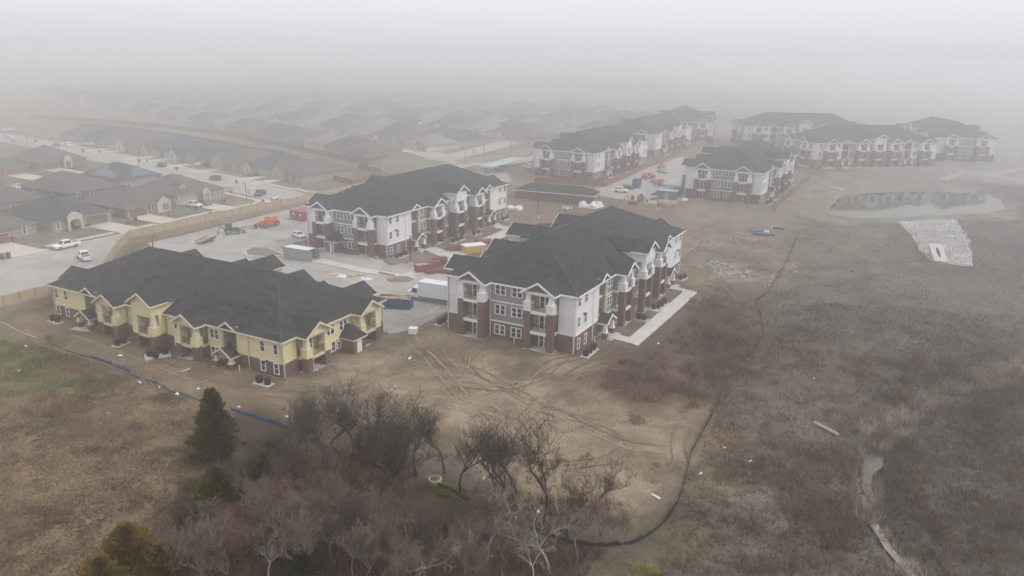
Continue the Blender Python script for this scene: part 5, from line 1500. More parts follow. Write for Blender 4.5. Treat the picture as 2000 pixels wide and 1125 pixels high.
for s in (-1, 1):
    k = MB(); k.box(4.36, 4.52, s * .7 - .15, s * .7 + .15, 1.0, 1.2); k.build('headlight', MATS['lamp glass'], bt)

# dumpsters, containers
def dumpster(label, p, rz, L_=6.2, w=2.4, h=1.9, col=(.02, .075, .18), load=True):
    t = thing('dumpster', label, 'dumpster', p, rz)
    m = mat('blue steel', col, .6, .12, 2, .1, 9); k = MB()
    k.box(-L_ / 2, L_ / 2, -w / 2, -w / 2 + .1, .15, h); k.box(-L_ / 2, L_ / 2, w / 2 - .1, w / 2, .15, h); k.box(-L_ / 2, -L_ / 2 + .1, -w / 2 + .1, w / 2 - .1, .15, h); k.box(L_ / 2 - .1, L_ / 2, -w / 2 + .1, w / 2 - .1, .15, h); k.box(-L_ / 2 + .1, L_ / 2 - .1, -w / 2 + .1, w / 2 - .1, .15, .3)
    k.build('steel_bin', m, t)
    k = MB()
    for i in range(9):
        x = -L_ / 2 + .3 + i * (L_ - .6) / 8
        for s in (-1, 1): k.box(x - .06, x + .06, s * (w / 2 + .05) - .05, s * (w / 2 + .05) + .05, .15, h - .1)
    for s in (-1, 1): k.box(-L_ / 2 - .05, L_ / 2 + .05, s * (w / 2 + .03) - .08, s * (w / 2 + .03) + .08, h - .05, h + .07)
    k.build('rib', m, t)
    if load:
        k = MB(); r = random.Random(3)
        for i in range(46):
            x, y, a = r.uniform(-L_ * .33, L_ * .33), r.uniform(-w * .3, w * .3), r.uniform(-.5, .5); z = h - .25 + r.uniform(0, .35); l = r.uniform(.5, 1.4)
            k.bar((x - l * math.cos(a), max(-w * .42, min(w * .42, y - l * math.sin(a))), z), (x + l * math.cos(a), max(-w * .42, min(w * .42, y + l * math.sin(a))), z + r.uniform(-.1, .15)), .14, .05)
        k.box(-L_ * .45, L_ * .45, -w * .42, w * .42, .3, h - .3)
        o = k.build('scrap_lumber', mat('scrap lumber', (.55, .42, .27), .8, .25, 3, .2, 12)); o.location = p; o.rotation_euler = (0, 0, rz); tag(o, 'offcuts of pale lumber filling the blue dumpster by the box truck', 'lumber')
    return t
p = at(772, 600); dumpster('blue open dumpster loaded with wood scraps at the yellow building corner', p, math.radians(20))
p = at(1243, 366); dumpster('blue dumpster standing in the hazy lot behind the brick garage', p, math.radians(100), 4.5, 2.2, 2.6, (.02, .05, .10), False)


def container(label, p, rz, L_, w, h, body, roofm, openend=False):
    t = thing('shipping_container', label, 'container', p, rz)
    k = MB(); n = int(L_ / .28)
    for s in (-1, 1):
        pts = []
        for i in range(n + 1):
            x = -L_ / 2 + L_ * i / n; pts.append((x, s * (w / 2 - (.05 if i % 2 else 0))))
        for (xa, ya), (xb, yb) in zip(pts[:-1], pts[1:]): k.add([(xa, ya, .1), (xb, yb, .1), (xb, yb, h - .05), (xa, ya, h - .05)], [(0, 1, 2, 3)])
    k.box(-L_ / 2, -L_ / 2 + .06, -w / 2, w / 2, .1, h - .05)
    if not openend: k.box(L_ / 2 - .06, L_ / 2, -w / 2, w / 2, .1, h - .05)
    k.build('corrugated_wall', body, t)
    k = MB(); k.box(-L_ / 2 - .03, L_ / 2 + .03, -w / 2 - .02, w / 2 + .02, h - .05, h + .05); k.build('roof', roofm, t)
    k = MB()
    for sx in (-1, 1):
        for sy in (-1, 1): k.box(sx * L_ / 2 - .09, sx * L_ / 2 + .09, sy * w / 2 - .09, sy * w / 2 + .09, 0, h + .06)
    k.box(-L_ / 2, L_ / 2, -w / 2, w / 2, .02, .1); k.build('corner_post', body, t)
    if openend:
        for s in (-1, 1):
            k = MB(); k.box(L_ / 2, L_ / 2 + 1.15, s * w / 2 - .04, s * w / 2 + .04, .12, h - .06)
            for q in (.35, .8): k.cyl((L_ / 2 + q, s * w / 2 + s * .06, .2), (L_ / 2 + q, s * w / 2 + s * .06, h - .15), .025, n=5)
            k.build('door', MATS['galvanised steel'], t)
    return t
GC = mat('grey container', (.27, .32, .33), .6, .08, 1, .08, 7); RC = mat('red container', (.30, .055, .065), .55, .08, 1, .08, 7)
container('grey shipping container with a white roof and open doors in the lot', at(586, 506) + Vector((0, 0, .05)), math.radians(2), 6.8, 2.5, 2.6, GC, mat('white container roof', (.72, .73, .73), .6, .06), True)
pr = at(566, 436)
c1 = container('red shipping container nearer the tan fence, with a white notice on its end', (pr.x - 1.6, pr.y + 9.2, pr.z + .05), math.radians(90), 12, 2.45, 2.6, RC, RC)
c2 = container('red shipping container nearer the parked cars, with a white notice on its end', (pr.x + 1.1, pr.y + 9.0, pr.z + .05), math.radians(90), 12, 2.45, 2.6, RC, RC)
for c in (c1, c2):
    k = MB(); k.box(-6.1, -6.07, -.3, .3, 1.45, 2.1); k.build('notice', TRIM, c)

# orange telehandler
def telehandler(label, p, rz, sc=1.0):
    t = thing('telehandler', label, 'telehandler', p, rz); t.scale = (sc,) * 3
    O = mat('orange machine paint', (.62, .10, .02), .45, .06)
    k = MB(); loft(k, [[(x, -w_, z0), (x, w_, z0), (x, w_, z1), (x, -w_, z1)] for x, w_, z0, z1 in ((-2.7, .7, .75, 1.55), (-2.0, .85, .7, 1.75), (1.6, .85, .7, 1.35), (2.4, .6, .7, 1.1))]); k.build('body', O, t)
    k = MB(); k.bar((-2.7, .1, 2.25), (3.2, .1, 1.55), .42, .5); k.bar((-1.0, .1, 2.15), (4.2, .1, 1.35), .3, .34); k.bar((4.1, .1, 1.35), (4.25, .1, .55), .25, .25); k.build('boom', O, t)
    k = MB(); k.box(4.2, 4.32, -.6, .8, .35, 1.3)
    for s in (-.45, .65): k.box(4.3, 5.5, s - .07, s + .07, .33, .42)
    k.build('fork_carriage', DARK, t)
    k = MB(); k.frust((-.9, .8, -1.0, -.2), (-.7, .5, -.95, -.25), 1.3, 2.55); co = k.build('cab', O, t)
    k = MB(); k.add([(-.8, -1.01, 1.6), (.68, -1.01, 1.6), (.5, -.97, 2.4), (-.66, -.97, 2.4)], [(0, 1, 2, 3)]); k.add([(.82, -.95, 1.5), (.82, -.25, 1.5), (.56, -.3, 2.45), (.56, -.9, 2.45)], [(0, 1, 2, 3)]); k.build('window', GLASS, co, recalc=False)
    k = MB(); k.box(-2.4, -1.2, .55, 1.05, 1.0, 1.75); k.build('engine_cover', O, t)
    wheels(t, .72, .48, [(-1.75, -1.0), (-1.75, 1.0), (1.75, -1.0), (1.75, 1.0)])
    return t
telehandler('orange telehandler with its boom down beside the tan fence', at(526, 443) + Vector((0, 0, .05)), math.radians(-97))
telehandler('orange telehandler parked in the hazy lot by the kerb', at(1264, 350) + Vector((0, 0, .05)), math.radians(70), .9)
telehandler('orange forklift by the grey shed of the hazy lot', at(1287, 362) + Vector((0, 0, .05)), math.radians(150), .85)
telehandler('orange telehandler farthest back in the hazy lot', at(1291, 329) + Vector((0, 0, .05)), math.radians(90), .75)

# green tractor
p = at(452, 457); t = thing('tractor', 'green tractor with a square cab and loader arms by the stone retaining wall', 'tractor', (p.x, p.y, p.z + .05), math.radians(55))
G = mat('green machine paint', (.035, .13, .05), .5, .1)
k = MB(); loft(k, [[(x, -w_, z0), (x, w_, z0), (x, w_, z1), (x, -w_, z1)] for x, w_, z0, z1 in ((-1.4, .5, .6, 1.3), (.2, .45, .6, 1.35), (1.9, .42, .65, 1.25), (2.2, .36, .7, 1.1))]); k.build('hood', G, t)
k = MB()
for x in (-1.3, .1):
    for y in (-.7, .7): k.bar((x, y, 1.2), (x + .05, y * .95, 2.65), .1)
k.box(-1.35, .2, -.75, .75, 1.15, 1.3); cbn = k.build('cab_frame', G, t)
k = MB(); k.box(-1.28, .08, -.66, .66, 1.3, 2.55); k.build('cab_window', GLASS, cbn)
k = MB(); k.box(-1.5, .35, -.85, .85, 2.62, 2.8); k.build('roof', G, t)
for s in (-1, 1):
    k = MB(); k.bar((-.1, s * .6, 1.4), (1.7, s * .6, 1.35), .14, .2); k.bar((1.7, s * .6, 1.35), (2.9, s * .6, .5), .14, .2); k.build('loader_arm', G, t)
k = MB(); k.prism([(2.8, .15), (3.5, .1), (3.4, .25), (2.95, .75)], 1, -.95, .95); k.build('bucket', DARK, t)
k = MB(); k.bar((-1.4, 0, 1.0), (-2.4, 0, 2.1), .2, .28); k.bar((-2.4, 0, 2.1), (-3.2, 0, .9), .16, .22); k.prism([(-3.3, .2), (-2.9, .3), (-3.0, .9), (-3.35, .85)], 1, -.3, .3); k.build('backhoe_arm', G, t)
wheels(t, .78, .42, [(-.8, -.95), (-.8, .95)]); wheels(t, .45, .28, [(1.6, -.8), (1.6, .8)])

# flat trailer
p = at(402, 473); t = thing('flatbed_trailer', 'low flatbed trailer with wooden deck and twin white wheels', 'trailer', (p.x, p.y, p.z + .05), math.radians(-70))
k = MB(); k.box(-2.9, 2.6, -1.0, 1.0, .62, .72); k.build('deck', WOOD, t)
k = MB(); k.box(-2.9, 2.6, -1.08, -1.0, .5, .85); k.box(-2.9, 2.6, 1.0, 1.08, .5, .85); k.bar((2.6, -.9, .6), (4.0, 0, .55), .1); k.bar((2.6, .9, .6), (4.0, 0, .55), .1)
for i in range(5):
    for s in (-1, 1): k.box(-2.8 + i * 1.3, -2.72 + i * 1.3, s * 1.04 - .03, s * 1.04 + .03, .8, 1.15)
k.build('frame', DARK, t)
a, b_ = wheel_mesh(.36, .22)
for x in (-1.1, -.25):
    for s in (-1, 1):
        o = link('wheel', a, t, (x, s * 1.2, .36)); q = link('rim', b_, o)
ld = MB(); ld.box(-2.0, 1.2, -.45, .3, .72, .84); ld.box(-1.8, 1.0, -.3, .35, .84, .94)
o = ld.build('board_stack', mat('board stack tan', (.45, .30, .19), .8, .15, 2, .15, 9), None, (p.x, p.y, p.z + .05), math.radians(-70)); tag(o, 'few long tan boards lying on the flatbed trailer', 'lumber')

# small excavator and skid steer, far
p = at(1236, 398); t = thing('mini_excavator', 'small yellow mini excavator on the dirt behind the nearest white building', 'excavator', p, math.radians(200))
Yl = mat('yellow machine paint', (.55, .30, .05), .5, .1)
for s in (-1, 1):
    k = MB(); k.box(-1.0, 1.0, s * .7 - .18, s * .7 + .18, 0, .5); k.build('track', RUBBER, t)
k = MB(); k.box(-.9, .7, -.7, .7, .55, 1.2); k.build('body', Yl, t)
k = MB(); k.box(-.3, .6, -.6, .2, 1.2, 2.4); k.build('cab', DARK, t)
k = MB(); k.bar((.7, .3, 1.0), (2.0, .3, 2.5), .2, .3); k.bar((2.0, .3, 2.5), (2.8, .3, 1.0), .16, .22); k.prism([(2.5, .5), (3.0, .4), (2.9, 1.0)], 1, 0, .6); k.build('boom', Yl, t)
for lb, px_, py_, c, rz in (('yellow brown skid loader on the dirt by the hazy lot', 1252, 393, (.38, .20, .06), 20), ('white skid loader right of the yellow brown one', 1277, 390, (.6, .6, .58), 60)):
    p = at(px_, py_); t = thing('skid_loader', lb, 'loader', p, math.radians(rz), 'skid loaders'); m = mat(lb.split(' skid')[0] + ' machine', c, .6, .1)
    k = MB(); k.box(-1.3, .8, -.55, .55, .35, 1.25); k.build('body', m, t); k = MB(); k.box(-.6, .55, -.45, .45, 1.25, 2.1); k.build('cab', DARK, t)
    for s in (-1, 1):
        k = MB(); k.bar((-1.2, s * .7, 1.5), (1.0, s * .7, 1.2), .14, .2); k.bar((1.0, s * .7, 1.2), (1.6, s * .7, .4), .14, .2); k.build('lift_arm', m, t)
    k = MB(); k.prism([(1.4, .1), (2.2, .05), (2.1, .2), (1.55, .75)], 1, -.9, .9); k.build('bucket', DARK, t)
    wheels(t, .4, .28, [(-.75, -.72), (-.75, .72), (.45, -.72), (.45, .72)])

# ------------------------------------------------------------------ fences and walls
def resample(pl, step):
    out = [Vector(pl[0][:2])]
    for a, b in zip(pl[:-1], pl[1:]):
        a, b = Vector(a[:2]), Vector(b[:2]); n = max(1, int(round((b - a).length / step)))
        out += [a + (b - a) * (k / n) for k in range(1, n + 1)]
    return out


def fence(name, label, pl, h, m, step=2.4, thick=.06, post=.12, group=None, posts=True, cat='fence', dz=0.0, wob=0.0, cap=False, side=0.0, zf=None, postm=None):
    pts = resample(pl, step); r = random.Random(len(pts))
    zz = [T(p.x, p.y) if zf is None else zf(p.x, p.y) for p in pts]
    o0 = Vector((pts[0].x, pts[0].y, zz[0])); t = thing(name, label, cat, o0, 0, group)
    b = MB()
    for i in range(len(pts) - 1):
        a, c = pts[i], pts[i + 1]; d = (c - a).normalized(); q = Vector((-d.y, d.x)) * thick / 2
        h0, h1 = h + r.uniform(-wob, wob), h + r.uniform(-wob, wob)
        P = []
        for p, z, hh in ((a, zz[i], h0), (c, zz[i + 1], h1)):
            for s in (-1, 1): P += [(p.x + s * q.x - o0.x, p.y + s * q.y - o0.y, z - .35 - o0.z + dz), (p.x + s * q.x - o0.x, p.y + s * q.y - o0.y, z + hh - o0.z + dz)]
        b.add(P, [(0, 4, 5, 1), (2, 3, 7, 6), (1, 5, 7, 3), (0, 2, 6, 4), (0, 1, 3, 2), (4, 6, 7, 5)])
    b.build('panel', m, t)
    if posts:
        for i in range(0, len(pts), max(1, len(pts) // 95 + 1)):
            p = pts[i]; k = MB(); e = post / 2
            k.box(p.x - e - o0.x, p.x + e - o0.x, p.y - e - o0.y, p.y + e - o0.y, zz[i] - .3 - o0.z + dz, zz[i] + h + .06 - o0.z + dz); k.build('post', postm or m, t)
    return t


def sz(x, y): return float(idw(np.array([x]), np.array([y]), STREET)[0])
FL = [(float(fence_x(np.array([y]))[0]) - .55, y) for y in (58, 70, 84, 88, 92, 96, 100, 106, 110, 114, 130, 150, 180, 200, 220, 245)]
fence('tan_fence', 'long tan panel fence along the street above the stone retaining wall', FL, 1.9, TANF, 3.0, .1, .24, zf=sz, postm=mat('tan fence post', (.33, .26, .175), .9))
fence('tan_fence', 'tan panel fence running behind the fenced white apartment building', at_many([(890, 322), (1000, 308), (1044, 296), (1170, 268), (1270, 243)]), 1.9, TANF, 5, .1, .16)
pts = resample([(x + .9, y) for x, y in FL], 1.6); rr = random.Random(2)
k = MB(); rings = []
for p in pts:
    z1 = sz(p.x, p.y) + .05; z0 = T(p.x + 1.2, p.y) - .6
    j = lambda s: rr.uniform(-s, s)
    rings.append([(p.x + .25 + j(.1), p.y, z0), (p.x + .05 + j(.1), p.y, (z0 + z1) / 2 + j(.15)), (p.x - .2 + j(.05), p.y, z1), (p.x - 2.9, p.y, z1 - .02), (p.x - 2.9, p.y, z0)])
loft(k, rings)
o = k.build('retaining_wall', STONE); tag(o, 'rubble stone retaining wall below the tan street fence', 'wall')
REDG = 'red brown board fences'
fence('board_fence', 'red brown board fence wrapping the corner of the white building behind the brick garage', at_many([(1044, 356), (1110, 360), (1182, 366), (1215, 351), (1250, 334), (1300, 312), (1352, 289)]), 1.7, REDF, 3, group=REDG)
fence('board_fence', 'straight red brown board fence on the dirt bank beside the pond', at_many([(1510, 413), (1583, 348)]), 1.7, REDF, 3, group=REDG)
fence('board_fence', 'long hazy red brown fence along the grassy alley', at_many([(60, 231), (150, 236), (250, 243), (340, 252), (420, 262), (500, 277), (560, 289), (640, 306), (720, 324)]), 1.9, REDF, 6, group=REDG)
fence('board_fence', 'dark board fence behind the row of houses, on the near side of the alley', at_many([(150, 246), (250, 254), (330, 264), (420, 280), (500, 296), (560, 305)]), 1.7, mat('weathered board', (.14, .11, .09), .9), 6, group=REDG)
fence('board_fence', 'red brown yard fence beside the low beige corner house', at_many([(652, 352), (690, 362), (745, 340), (700, 330)]), 1.8, REDF, 3, group=REDG)
fence('board_fence', 'red yard fence of the far house by the junction', at_many([(670, 300), (720, 318), (760, 308)]), 1.8, REDF, 4, group=REDG)
for lb, pl in (('weathered yard fence between the slate arch house and the brown gable house', [(-188, 125), (-213, 125)]), ('weathered yard fence behind the brown gable house', [(-212.6, 107), (-212.6, 145)]), ('weathered yard fence left of the slate arch house', [(-190, 106), (-212.6, 106)]), ('weathered yard fence behind the corner house', [(-209.5, 146), (-212.6, 146), (-212.6, 163), (-209, 163)])):
    fence('yard_fence', lb, pl, 1.7, mat('grey weathered board', (.17, .14, .115), .9), 3, group='weathered yard fences', posts=False)

SILT = mat('black silt fabric', (.022, .024, .027), .8, .25, 2, .2, 8); BLUF = mat('blue silt fabric', (.012, .09, .225), .7, .2, 2, .15, 8)
fence('silt_fence', 'black silt fence curving round the front of the pale clearing', at_many([(838, 946), (880, 962), (940, 992), (1000, 1016), (1060, 1044), (1120, 1062), (1180, 1068), (1235, 1063), (1270, 1045), (1300, 1018), (1325, 980), (1338, 940), (1350, 885), (1372, 845), (1392, 808)]), .42, SILT, 1.6, .04, .04, wob=.22, group='silt fences')
fence('silt_fence', 'black silt fence climbing the meadow towards the pond dam', at_many([(1392, 806), (1408, 760), (1440, 715), (1475, 685), (1490, 655), (1487, 620), (1476, 590), (1500, 570), (1525, 530), (1545, 490), (1562, 455)]), .3, SILT, 2.6, .04, .04, wob=.2, group='silt fences')
for i, (pl, hh, lb) in enumerate([([(178, 700), (205, 708), (240, 722), (253, 729)], .45, 'blue silt fence stretch nearest the red brown bush'), ([(253, 730), (270, 739), (285, 744)], .16, 'flattened dark blue silt fabric between two blue stretches'), ([(285, 744), (310, 752), (330, 763)], .42, 'bright blue silt fence stretch beside white litter'), ([(331, 764), (360, 772), (392, 784)], .2, 'low blue silt fence stretch left of the tall dark cedar'), ([(393, 785), (412, 792)], .4, 'blue silt fence bit touching the tall dark cedar'),
        ([(452, 801), (490, 814), (540, 830), (590, 852), (640, 876), (690, 900), (745, 915)], .5, 'long sagging blue silt fence behind the bare trees')]):
    fence('silt_fence', lb, at_many(pl), hh, BLUF, 1.0, .04, .04, wob=hh * .5, group='silt fences')
fence('straw_wattle', 'pale straw wattle along the edge of the field at the left', at_many([(-20, 622), (0, 630), (40, 650), (72, 662)]), .18, mat('straw', (.36, .32, .25), .9), 1.5, .2, posts=False, cat='wattle')
fence('silt_fence', 'dark sagging silt fabric between the red brown bush and the first blue stretch', at_many([(98, 672), (120, 682), (150, 692), (176, 699)]), .15, SILT, 1.5, .04, .04, wob=.08, group='silt fences')
p = at(1262, 1062); k = MB()
# retaining block wall by the far corner of the nearest white building
fence('block_wall', 'short tan block wall past the far corner of the nearest white building', at_many([(1328, 512), (1345, 500), (1364, 488)]), 1.3, STONE, 1.5, .5, posts=False, cat='wall')

# ------------------------------------------------------------------ garage, carports, shed
p = at(1005, 387); g = thing('garage_building', 'flat brick garage building with a low dark hip roof', 'garage', (p.x, p.y, p.z), math.radians(7))
k = MB(); k.box(0, 25, 0, 7.5, -.8, 2.7); k.build('wall', mat('garage brick', (.16, .085, .07), .92, .1, 1, .15, 9), g)
k = MB(); e = .5; k.add([(-e, -e, 2.72), (25 + e, -e, 2.72), (25 + e, 7.5 + e, 2.72), (-e, 7.5 + e, 2.72), (4.2, 3.75, 4.7), (20.8, 3.75, 4.7)], [(0, 3, 2, 1), (0, 1, 5, 4), (1, 2, 5), (2, 3, 4, 5), (3, 0, 4)]); ro = k.build('roof', SHINGLE, g)
k = MB(); k.box(-e - .04, 25 + e + .04, -e - .05, -e + .05, 2.5, 2.715); k.box(25 + e - .05, 25 + e + .05, -e + .06, 7.5 + e, 2.5, 2.715); k.box(-e - .05, -e + .05, -e + .06, 7.5 + e, 2.5, 2.715); k.build('fascia', TRIM, ro)
k = MB(); k.box(25, 25.06, 2.5, 5, 0, 2.1); k.build('garage_door', TAN, g)


def carport(label, c, rz, L_, w, h, group='pale carports'):
    t = thing('carport', label, 'carport', c, rz, group); m = mat('pale carport roof', (.40, .46, .49), .5, .05)
    k = MB(); k.box(-L_ / 2, L_ / 2, -w / 2, w / 2, h, h + .22); k.build('roof', m, t)
    for i in range(4):
        x = -L_ / 2 + 1 + i * (L_ - 2) / 3; k = MB(); k.box(x - .09, x + .09, w * .28 - .09, w * .28 + .09, -.3, h); k.build('post', METAL, t)
        k = MB(); k.bar((x, w * .28, h - .3), (x, -w * .4, h - .04), .12); k.build('bracket', METAL, t)
carport('long pale carport roof over pickups, left of the fenced white building', (-143.5, 257, T(-143, 257)), math.radians(94), 29, 6, 2.7)
p = at(1322, 372); carport('pale blue carport roof against the left wall of the pond side building', (-72.5, 247, T(-72, 247)), math.radians(90), 17, 6, 2.7)
p = at(1302, 388); s = thing('storage_shed', 'small slate blue storage shed in front of the pale blue carport', 'shed', p, math.radians(8)); k = MB(); k.box(-3.2, 3.2, -1.3, 1.3, -.3, 2.5); k.build('wall', mat('slate blue panel', (.10, .125, .15), .6), s)
k = MB(); k.box(-3.35, 3.35, -1.5, 1.5, 2.5, 2.65); k.build('roof', mat('pale carport roof', (.40, .46, .49)), s); k = MB(); k.box(-.6, .6, -1.36, -1.3, 0, 2.1); k.build('door', METAL, s)

# ------------------------------------------------------------------ lamps, poles, bins
def lamp(label, p, h, rz=0, base=True, group='lamp posts'):
    t = thing('street_lamp', label, 'street lamp', p, rz, group)
    if base:
        k = MB(); k.box(-.32, .32, -.32, .32, -.4, .95); k.build('concrete_base', CONC, t)
    k = MB(); k.box(-.075, .075, -.075, .075, .9 if base else -.3, h); k.build('pole', DARK, t)
    k = MB(); k.bar((0, 0, h - .06), (-.75, 0, h - .06), .06); k.box(-1.25, -.7, -.16, .16, h - .12, h - .02); k.build('lamp_head', DARK, t)
    return t
lamp('dark square lamp post with concrete base before the brick shed building', at(650, 505), 6.6, math.radians(15))
lamp('dark lamp post at the bend of the yard sidewalk', at(802, 521), 6.9, math.radians(190))
lamp('tall dark lamp post on the mud left of the white plastic heap', at(1050, 428), 9.5, 0)
lamp('lamp post standing in the hazy dirt before the pond side building', at(1283, 412), 7.0, 0)
lamp('lamp post peeping over the yellow building roof', (-141.5, 103, T(-141.5, 103)), 7.2, math.radians(180))
lamp('street lamp at the corner lawn', at(482, 394), 5.4, math.radians(0), False)
lamp('short pole by the tan fence across from the corner lawn', at(492, 411), 2.9, 0, False)
lamp('street lamp between the two red bins on the cross street', at(272, 330), 4.6, 0, False)
lamp('distant pole left of the pale carport', at(909, 322), 6.5, 0, False); lamp('distant pole by the far corner lawn', at(945, 309), 6.0, 0, False); lamp('tall distant pole above the pale carport', at(997, 310), 8.5, 0, False)
lamp('pole just over the ridge of the brick shed building', at(741, 335), 5.5, 0, False); lamp('faint pole at the upper left kerb', at(54, 284), 5, 0, False)
p = at(487, 392); t = thing('street_sign', 'stop sign seen from behind on a pole at the corner lawn', 'sign', p, math.radians(30)); k = MB(); k.cyl((0, 0, -.3), (0, 0, 3.0), .035, n=6); k.build('pole', METAL, t)
k = MB(); k.prism([(.38 * math.cos(a), 2.3 + .38 * math.sin(a)) for a in [math.pi / 8 + i * math.pi / 4 for i in range(8)]], 1, -.03, .0); k.build('sign_plate', METAL, t)
k = MB(); k.box(-.5, .5, -.02, .02, 2.85, 3.05); k.build('name_plate', mat('sign green', (.04, .12, .07)), t)


def bin_mesh():
    b = MB(); b.frust((-.24, .24, -.27, .27), (-.30, .30, -.34, .34), .06, 1.0); b.box(-.26, -.1, -.3, .3, 0.02, .2); k = b.build('b', RUBBER)
    l = MB(); l.prism([(-.36, 1.0), (.34, 1.0), (.3, 1.08), (-.2, 1.12), (-.36, 1.08)], 1, -.36, .36); q = l.build('l', RUBBER)
    r = (k.data, q.data); bpy.data.objects.remove(k); bpy.data.objects.remove(q); return r
BM = bin_mesh(); BINM = {'red': mat('red brown bin', (.15, .045, .04), .6), 'blue': mat('blue bin', (.03, .08, .18), .6), 'dark': mat('dark bin', (.03, .035, .04), .6)}
for i, (x, y, c, lb) in enumerate([(5, 507, 'red', 'left one of two red brown wheeled bins at the left edge kerb'), (17, 505, 'red', 'right one of two red brown wheeled bins at the left edge kerb'), (23, 473, 'blue', 'blue wheeled bin by the dark red garage door'), (412, 424, 'red', 'red brown bin with a raised lid at the street kerb'), (265, 433, 'red', 'red brown bin lying by the green utility box'), (273, 317, 'red', 'left red brown bin of the pair below the distant lawn'), (287, 317, 'red', 'right red brown bin of the pair below the distant lawn'), (345, 333, 'red', 'red brown bin alone between two driveways up the street'), (462, 359, 'red', 'red brown bin at the kerb across from the dark sport utility vehicle'), (162, 297, 'dark', 'dark bin at the kerb before the white van like vehicle'), (195, 299, 'dark', 'dark bin by the pale driveway up the street'), (70, 278, 'dark', 'hazy bin at the upper left drive'), (519, 345, 'dark', 'dark bin beside the dark sedan in the drive')]):
    p = at(x, y); t = thing('trash_bin', lb, 'trash bin', (p.x, p.y, p.z + .06), i * .7, 'wheeled trash bins'); t.scale = (1.15,) * 3
    for nm, me in zip(('bin_body', 'lid'), BM):
        me2 = me.copy(); me2.materials.clear(); me2.materials.append(BINM[c]); link(nm, me2, t)
p = at(257, 437); k = MB(); k.frust((-.8, .8, -.7, .7), (-.7, .7, -.6, .6), 0, .75); k.frust((-.86, .86, -.76, .76), (-.6, .6, -.5, .5), .75, .9); o = k.build('utility_box', mat('utility green', (.09, .16, .11), .6), None, p); tag(o, 'green utility box on the lawn before the brown garage house', 'utility box')
p = at(515, 357); k = MB(); k.box(-.06, .06, -.06, .06, -.2, 1.1); k.box(-.13, .13, -.25, .25, 1.1, 1.35); o = k.build('mailbox', DARK, None, p); tag(o, 'dark mailbox on the strip lawn of the low beige house', 'mailbox')
p = at(383, 417); k = MB(); k.box(-.06, .06, -.06, .06, -.2, .9); k.box(-.16, .16, -.28, .28, .9, 1.2); o = k.build('mailbox', DARK, None, p); tag(o, 'dark mailbox on the lawn by the white pickup drive', 'mailbox')

# ------------------------------------------------------------------ air conditioners on pads
def ac_mesh():
    b = MB(); n = 12
    loft(b, [[(r * math.copysign(abs(math.cos(a)) ** .6, math.cos(a)), r * math.copysign(abs(math.sin(a)) ** .6, math.sin(a)), z) for a in [2 * math.pi * (i + .5) / n for i in range(n)]] for z, r in ((0, .40), (.1, .42), (.82, .46), (.9, .50), (.98, .46))]); k = b.build('b', BLACK)
    f = MB(); f.cyl((0, 0, .98), (0, 0, 1.05), .3, .22, 10); f.cyl((0, 0, 1.05), (0, 0, 1.1), .12, .1, 8); q = f.build('f', DARK)
    r = (k.data, q.data); bpy.data.objects.remove(k); bpy.data.objects.remove(q); return r
AC = ac_mesh()
ORD = ('first', 'second', 'third', 'fourth', 'fifth')
PADS_AC = [([(104, 627), (113, 630)], 'at the yellow building far end'), ([(230, 676), (243, 671)], 'beside the tall yellow bay'), ([(293, 697), (305, 700), (311, 690), (323, 692)], 'right of the tall yellow gable'), ([(507, 748), (523, 752)], 'at the near yellow corner'),
           ([(1144, 696), (1151, 690), (1158, 684)], 'at the nearest white corner'), ([(1247, 624), (1257, 626)], 'in a bay by the L sidewalk'), ([(1277, 604), (1284, 603), (1291, 599), (1298, 594)], 'in fours by the L sidewalk'), ([(1329, 547), (1336, 544)], 'past the L sidewalk end'),
           ([(859, 634), (866, 630), (873, 625)], 'behind the box truck'), ([(775, 505), (783, 502), (791, 499)], 'below the lumber side white wall'), ([(886, 474), (894, 472), (901, 468)], 'at the first lumber side bay'), ([(926, 460), (934, 457)], 'at the second lumber side bay'), ([(983, 431), (990, 428)], 'at the lumber building far end'),
           ([(1172, 357), (1178, 355)], 'at the fenced building corner'), ([(1498, 400), (1504, 397)], 'at the pond side building corner')]
for pl, where in PADS_AC:
    P = [at(*q) for q in pl]; c = sum(P, Vector()) / len(P); d = P[-1] - P[0]; rz = math.atan2(d.y, d.x)
    hl = max((p - c).length for p in P) + .75; k = MB(); k.box(-hl, hl, -.72 - (.5 if len(pl) == 4 else 0), .72 + (.3 if len(pl) == 4 else 0), -.35, .12)
    zt = max(p.z for p in P); o = k.build('concrete_pad', CONC, None, (c.x, c.y, zt), rz); tag(o, 'pale concrete pad under black units ' + where, 'concrete pad', 'air conditioner pads')
    for i, p in enumerate(P):
        t = thing('air_conditioner', '%s black wrapped air conditioner on the pad %s' % (ORD[i], where), 'air conditioner', (p.x, p.y, zt + .12), i * .6, 'black wrapped air conditioners')
        link('housing', AC[0], t); link('fan_cap', AC[1], t)

